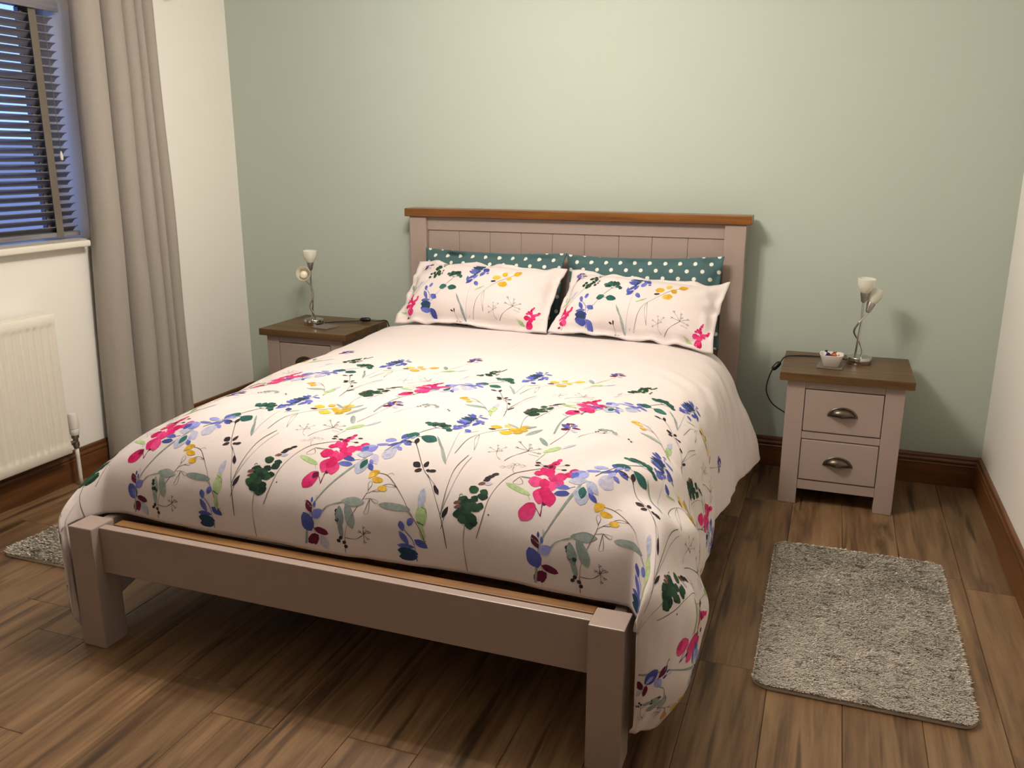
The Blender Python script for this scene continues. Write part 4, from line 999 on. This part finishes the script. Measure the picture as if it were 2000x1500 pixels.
cable('lamp_cable', [(-1.243, -0.235, ZN + 0.006), (-1.200, -0.175, ZN + 0.004), (-1.110, -0.122, ZN + 0.005), (-1.080, -0.115, ZN + 0.012), (-1.05, -0.105, ZN + 0.007), (-1.025, -0.09, ZN + 0.004), (-0.988, -0.06, ZN + 0.003), (-0.980, -0.042, 0.52), (-0.978, -0.030, 0.40)], ((-1.104, -0.122, ZN + 0.012), (-1.050, -0.106, ZN + 0.012)), 'black lamp cable with inline switch lying on the far cabinet top', 'lamp cables')

def coaster(name, cx, cy, s, rot, label):
    bm = bmesh.new(); add_box(bm, -s / 2, s / 2, -s / 2, s / 2, 0, 0.006, 0.0015, 2)
    bmesh.ops.transform(bm, matrix=Matrix.Translation((cx, cy, ZN)) @ Matrix.Rotation(math.radians(rot), 4, 'Z'), verts=bm.verts)
    o = mesh_obj(name, bm, M['slate'], None, origin=(cx, cy, ZN)); return tag(o, label, 'coaster', 'grey slate coasters')
coaster('coaster', -1.192, -0.312, 0.100, -12, 'empty grey coaster in front of the lamp near the curtain')
coaster('coaster', 1.186, -0.310, 0.100, -6, 'grey coaster under the square bowl of sweets')
bw = empty('sweet_bowl', (1.187, -0.325, ZN + 0.0062)); tag(bw, 'small square white porcelain bowl with flared sides on a coaster', 'bowl')
bm = bmesh.new(); cx, cy, z0 = 1.187, -0.325, ZN + 0.0062
lv = [(0.026, 0.0), (0.030, 0.003), (0.045, 0.048), (0.0455, 0.050), (0.0425, 0.050), (0.028, 0.008), (0.0, 0.0075)]
rings = []
for r, h in lv:
    ring = []
    for k in range(32):
        a = 2 * math.pi * k / 32; c, q = math.cos(a), math.sin(a); e_ = 5.0; rr = r / ((abs(c) ** e_ + abs(q) ** e_) ** (1 / e_))
        ring.append(bm.verts.new((cx + rr * c, cy + rr * q, z0 + h)))
    rings.append(ring)
for a, b in zip(rings[:-1], rings[1:]):
    for k in range(32): bm.faces.new((a[k], a[(k + 1) % 32], b[(k + 1) % 32], b[k]))
bm.faces.new(list(reversed(rings[0]))); bmesh.ops.remove_doubles(bm, verts=bm.verts, dist=1e-6); bmesh.ops.recalc_face_normals(bm, faces=bm.faces)
o = mesh_obj('bowl_body', bm, M['porcelain'], bw, True); autosmooth(o, 50)
def sweet(x, y, z, rot, tilt, mat, label, sc=1.0):
    bm = bmesh.new(); bmesh.ops.create_icosphere(bm, subdivisions=2, radius=0.011)
    for v in bm.verts:
        v.co.x *= 1.35; v.co *= 1 + 0.12 * math.sin(v.co.x * 900 + v.co.y * 700)
    for s in (-1, 1):
        c = bm.verts.new((s * 0.0125, 0, 0)); fan = []
        for k in range(7):
            a = math.radians(-60 + 20 * k); fan.append(bm.verts.new((s * (0.0125 + 0.017 * math.cos(a * 0.5)), 0.013 * math.sin(a), 0.0035 * (-1) ** k)))
        for p, q in zip(fan[:-1], fan[1:]): bm.faces.new((c, p, q))
        for k in range(7): pass
    bmesh.ops.transform(bm, matrix=Matrix.Translation((x, y, z)) @ Matrix.Rotation(math.radians(rot), 4, 'Z') @ Matrix.Rotation(math.radians(tilt), 4, 'Y') @ Matrix.Scale(0.8 * sc, 4), verts=bm.verts)
    o = mesh_obj('wrapped_sweet', bm, mat, None, False, origin=(x, y, z)); return tag(o, label, 'sweet', 'wrapped sweets in the bowl')
zz = z0 + 0.034
sweet(cx - 0.014, cy + 0.010, zz + 0.006, 80, 0, M['purplefoil'], 'dark purple wrapped sweet at the back of the bowl')
sweet(cx - 0.012, cy - 0.014, zz + 0.012, -30, 52, M['purplefoil'], 'purple wrapped sweet standing up at one side of the bowl')
sweet(cx + 0.008, cy + 0.010, zz + 0.012, 100, 38, M['copperfoil'], 'copper wrapped sweet tilted up in the middle of the bowl')
sweet(cx + 0.008, cy - 0.010, zz + 0.012, -15, -12, M['copperfoil'], 'copper wrapped sweet lying at the front of the bowl')

# ------------------------------------------------------------------ rugs
k = NT('rug_pile'); at = k.n('ShaderNodeVertexColor', layer_name='print'); k.l(at.outputs[0], k.b.inputs['Base Color']); k.b.inputs['Roughness'].default_value = 1.0; k.b.inputs['Sheen Weight'].default_value = 0.3; k.b.inputs['Specular IOR Level'].default_value = 0.1
M['pile'] = k.m
def rug(x0, x1, y0, y1, label, n, seed):
    e = empty('rug', ((x0 + x1) / 2, (y0 + y1) / 2, 0)); tag(e, label, 'rug', 'cream bedside rugs')
    rc = 0.045; t = bmesh.new(); pts = []
    for (cx, cy, a0) in ((x1 - rc, y1 - rc, 0), (x0 + rc, y1 - rc, 90), (x0 + rc, y0 + rc, 180), (x1 - rc, y0 + rc, 270)):
        for i in range(7): a = math.radians(a0 + 15 * i); pts.append((cx + rc * math.cos(a), cy + rc * math.sin(a)))
    lo = [t.verts.new((a, b, 0.001)) for a, b in pts]; hi = [t.verts.new((a, b, 0.008)) for a, b in pts]
    t.faces.new(list(reversed(lo))); t.faces.new(hi)
    for i in range(len(pts)): t.faces.new((lo[i], lo[(i + 1) % len(pts)], hi[(i + 1) % len(pts)], hi[i]))
    mesh_obj('backing', t, M['rugback'], e)
    r = np.random.default_rng(seed); N = n
    px = r.uniform(x0 + 0.004, x1 - 0.004, N); py = r.uniform(y0 + 0.004, y1 - 0.004, N)
    qx = np.maximum(np.abs(px - (x0 + x1) / 2) - ((x1 - x0) / 2 - rc), 0); qy = np.maximum(np.abs(py - (y0 + y1) / 2) - ((y1 - y0) / 2 - rc), 0)
    ok = np.hypot(qx, qy) < rc - 0.003; px, py = px[ok], py[ok]; N = len(px)
    ang = 0.35 * vnoise(px * 14, py * 14, seed + 1) + r.normal(0, 0.6, N) - math.pi / 2 + 0.3; Lh = r.uniform(0.011, 0.017, N); w = r.uniform(0.0016, 0.0028, N)
    ln = r.uniform(0.55, 1.05, N)
    dx, dy = np.cos(ang), np.sin(ang); sx, sy = -dy, dx
    base = np.stack([px, py, np.full(N, 0.007)], 1); V = np.zeros((N, 5, 3))
    side = np.stack([sx, sy, np.zeros(N)], 1) * w[:, None]; mid = base + np.stack([dx * Lh * 0.35 * ln, dy * Lh * 0.35 * ln, Lh * 0.55], 1); tip = base + np.stack([dx * Lh * ln, dy * Lh * ln, Lh * 0.78], 1)
    V[:, 0] = base - side; V[:, 1] = base + side; V[:, 2] = mid + side * 1.1; V[:, 3] = mid - side * 1.1; V[:, 4] = tip
    i5 = np.arange(N) * 5; F = [(a, a + 1, a + 2, a + 3) for a in i5] + [(a + 3, a + 2, a + 4) for a in i5]
    o = np_obj('pile', V.reshape(-1, 3), F, M['pile'], e, True); o['kind'] = 'stuff'
    c0 = SR(246, 240, 228); c1 = SR(226, 216, 200); c2 = SR(140, 124, 108)
    f = r.uniform(0, 1, N)[:, None]; C = c0 * (1 - f) + c1 * f
    fl = (vnoise(px * 38, py * 120, seed + 2) > 0.60) & (r.uniform(0, 1, N) < 0.7); C[fl] = c2
    A = np.ones((N, 5, 4), np.float32); A[:, :, :3] = C[:, None, :]
    o.data.color_attributes.new('print', 'FLOAT_COLOR', 'POINT').data.foreach_set('color', A.ravel())
rug(1.050, 1.602, -1.822, -0.872, 'cream shaggy rug on the floor in front of the sweet-bowl cabinet', 190000, 5)
rug(-1.545, -0.985, -1.945, -1.00, 'cream shaggy rug on the radiator side of the bed', 60000, 9)

# ------------------------------------------------------------------ ceiling light (out of frame, above the bed)
cl = empty('ceiling_light', (LX, LY, H)); tag(cl, 'chrome ceiling light with five glass shades above the bed', 'ceiling light')
lathe('ceiling_plate', [(0.001, -0.03), (0.05, -0.03), (0.075, -0.015), (0.08, 0.0), (0.001, 0.0)], (LX, LY, H - 0.0005), M['chrome'], cl)
for i in range(5):
    a = math.radians(18 + 72 * i); R_ = 0.17; px, py = LX + R_ * math.cos(a), LY + R_ * math.sin(a)
    tube('arm', [(LX + 0.03 * math.cos(a), LY + 0.03 * math.sin(a), H - 0.025), (LX + 0.10 * math.cos(a), LY + 0.10 * math.sin(a), H - 0.05), (px, py, H - 0.075)], 0.005, M['chrome'], cl, 8, 6)
    lathe('shade_cup', [(0.001, 0.0), (0.016, 0.0), (0.022, -0.02), (0.018, -0.022), (0.001, -0.02)], (px, py, H - 0.07), M['chrome'], cl, n=18)
    bm = bmesh.new(); bmesh.ops.create_uvsphere(bm, u_segments=16, v_segments=10, radius=0.022)
    bmesh.ops.translate(bm, verts=bm.verts, vec=(px, py, LZ + 0.045)); mesh_obj('bulb', bm, M['glow'], cl, True)
    ld = bpy.data.lights.new('bulb_light', 'POINT'); ld.energy = LAMP_W; ld.color = LAMP_COL; ld.shadow_soft_size = 0.03
    lo = bpy.data.objects.new('bulb_light', ld); link(lo, cl); lo.location = Vector((px, py, LZ)) - cl.location

for o in bpy.data.objects:
    if '_o' in o: del o['_o']
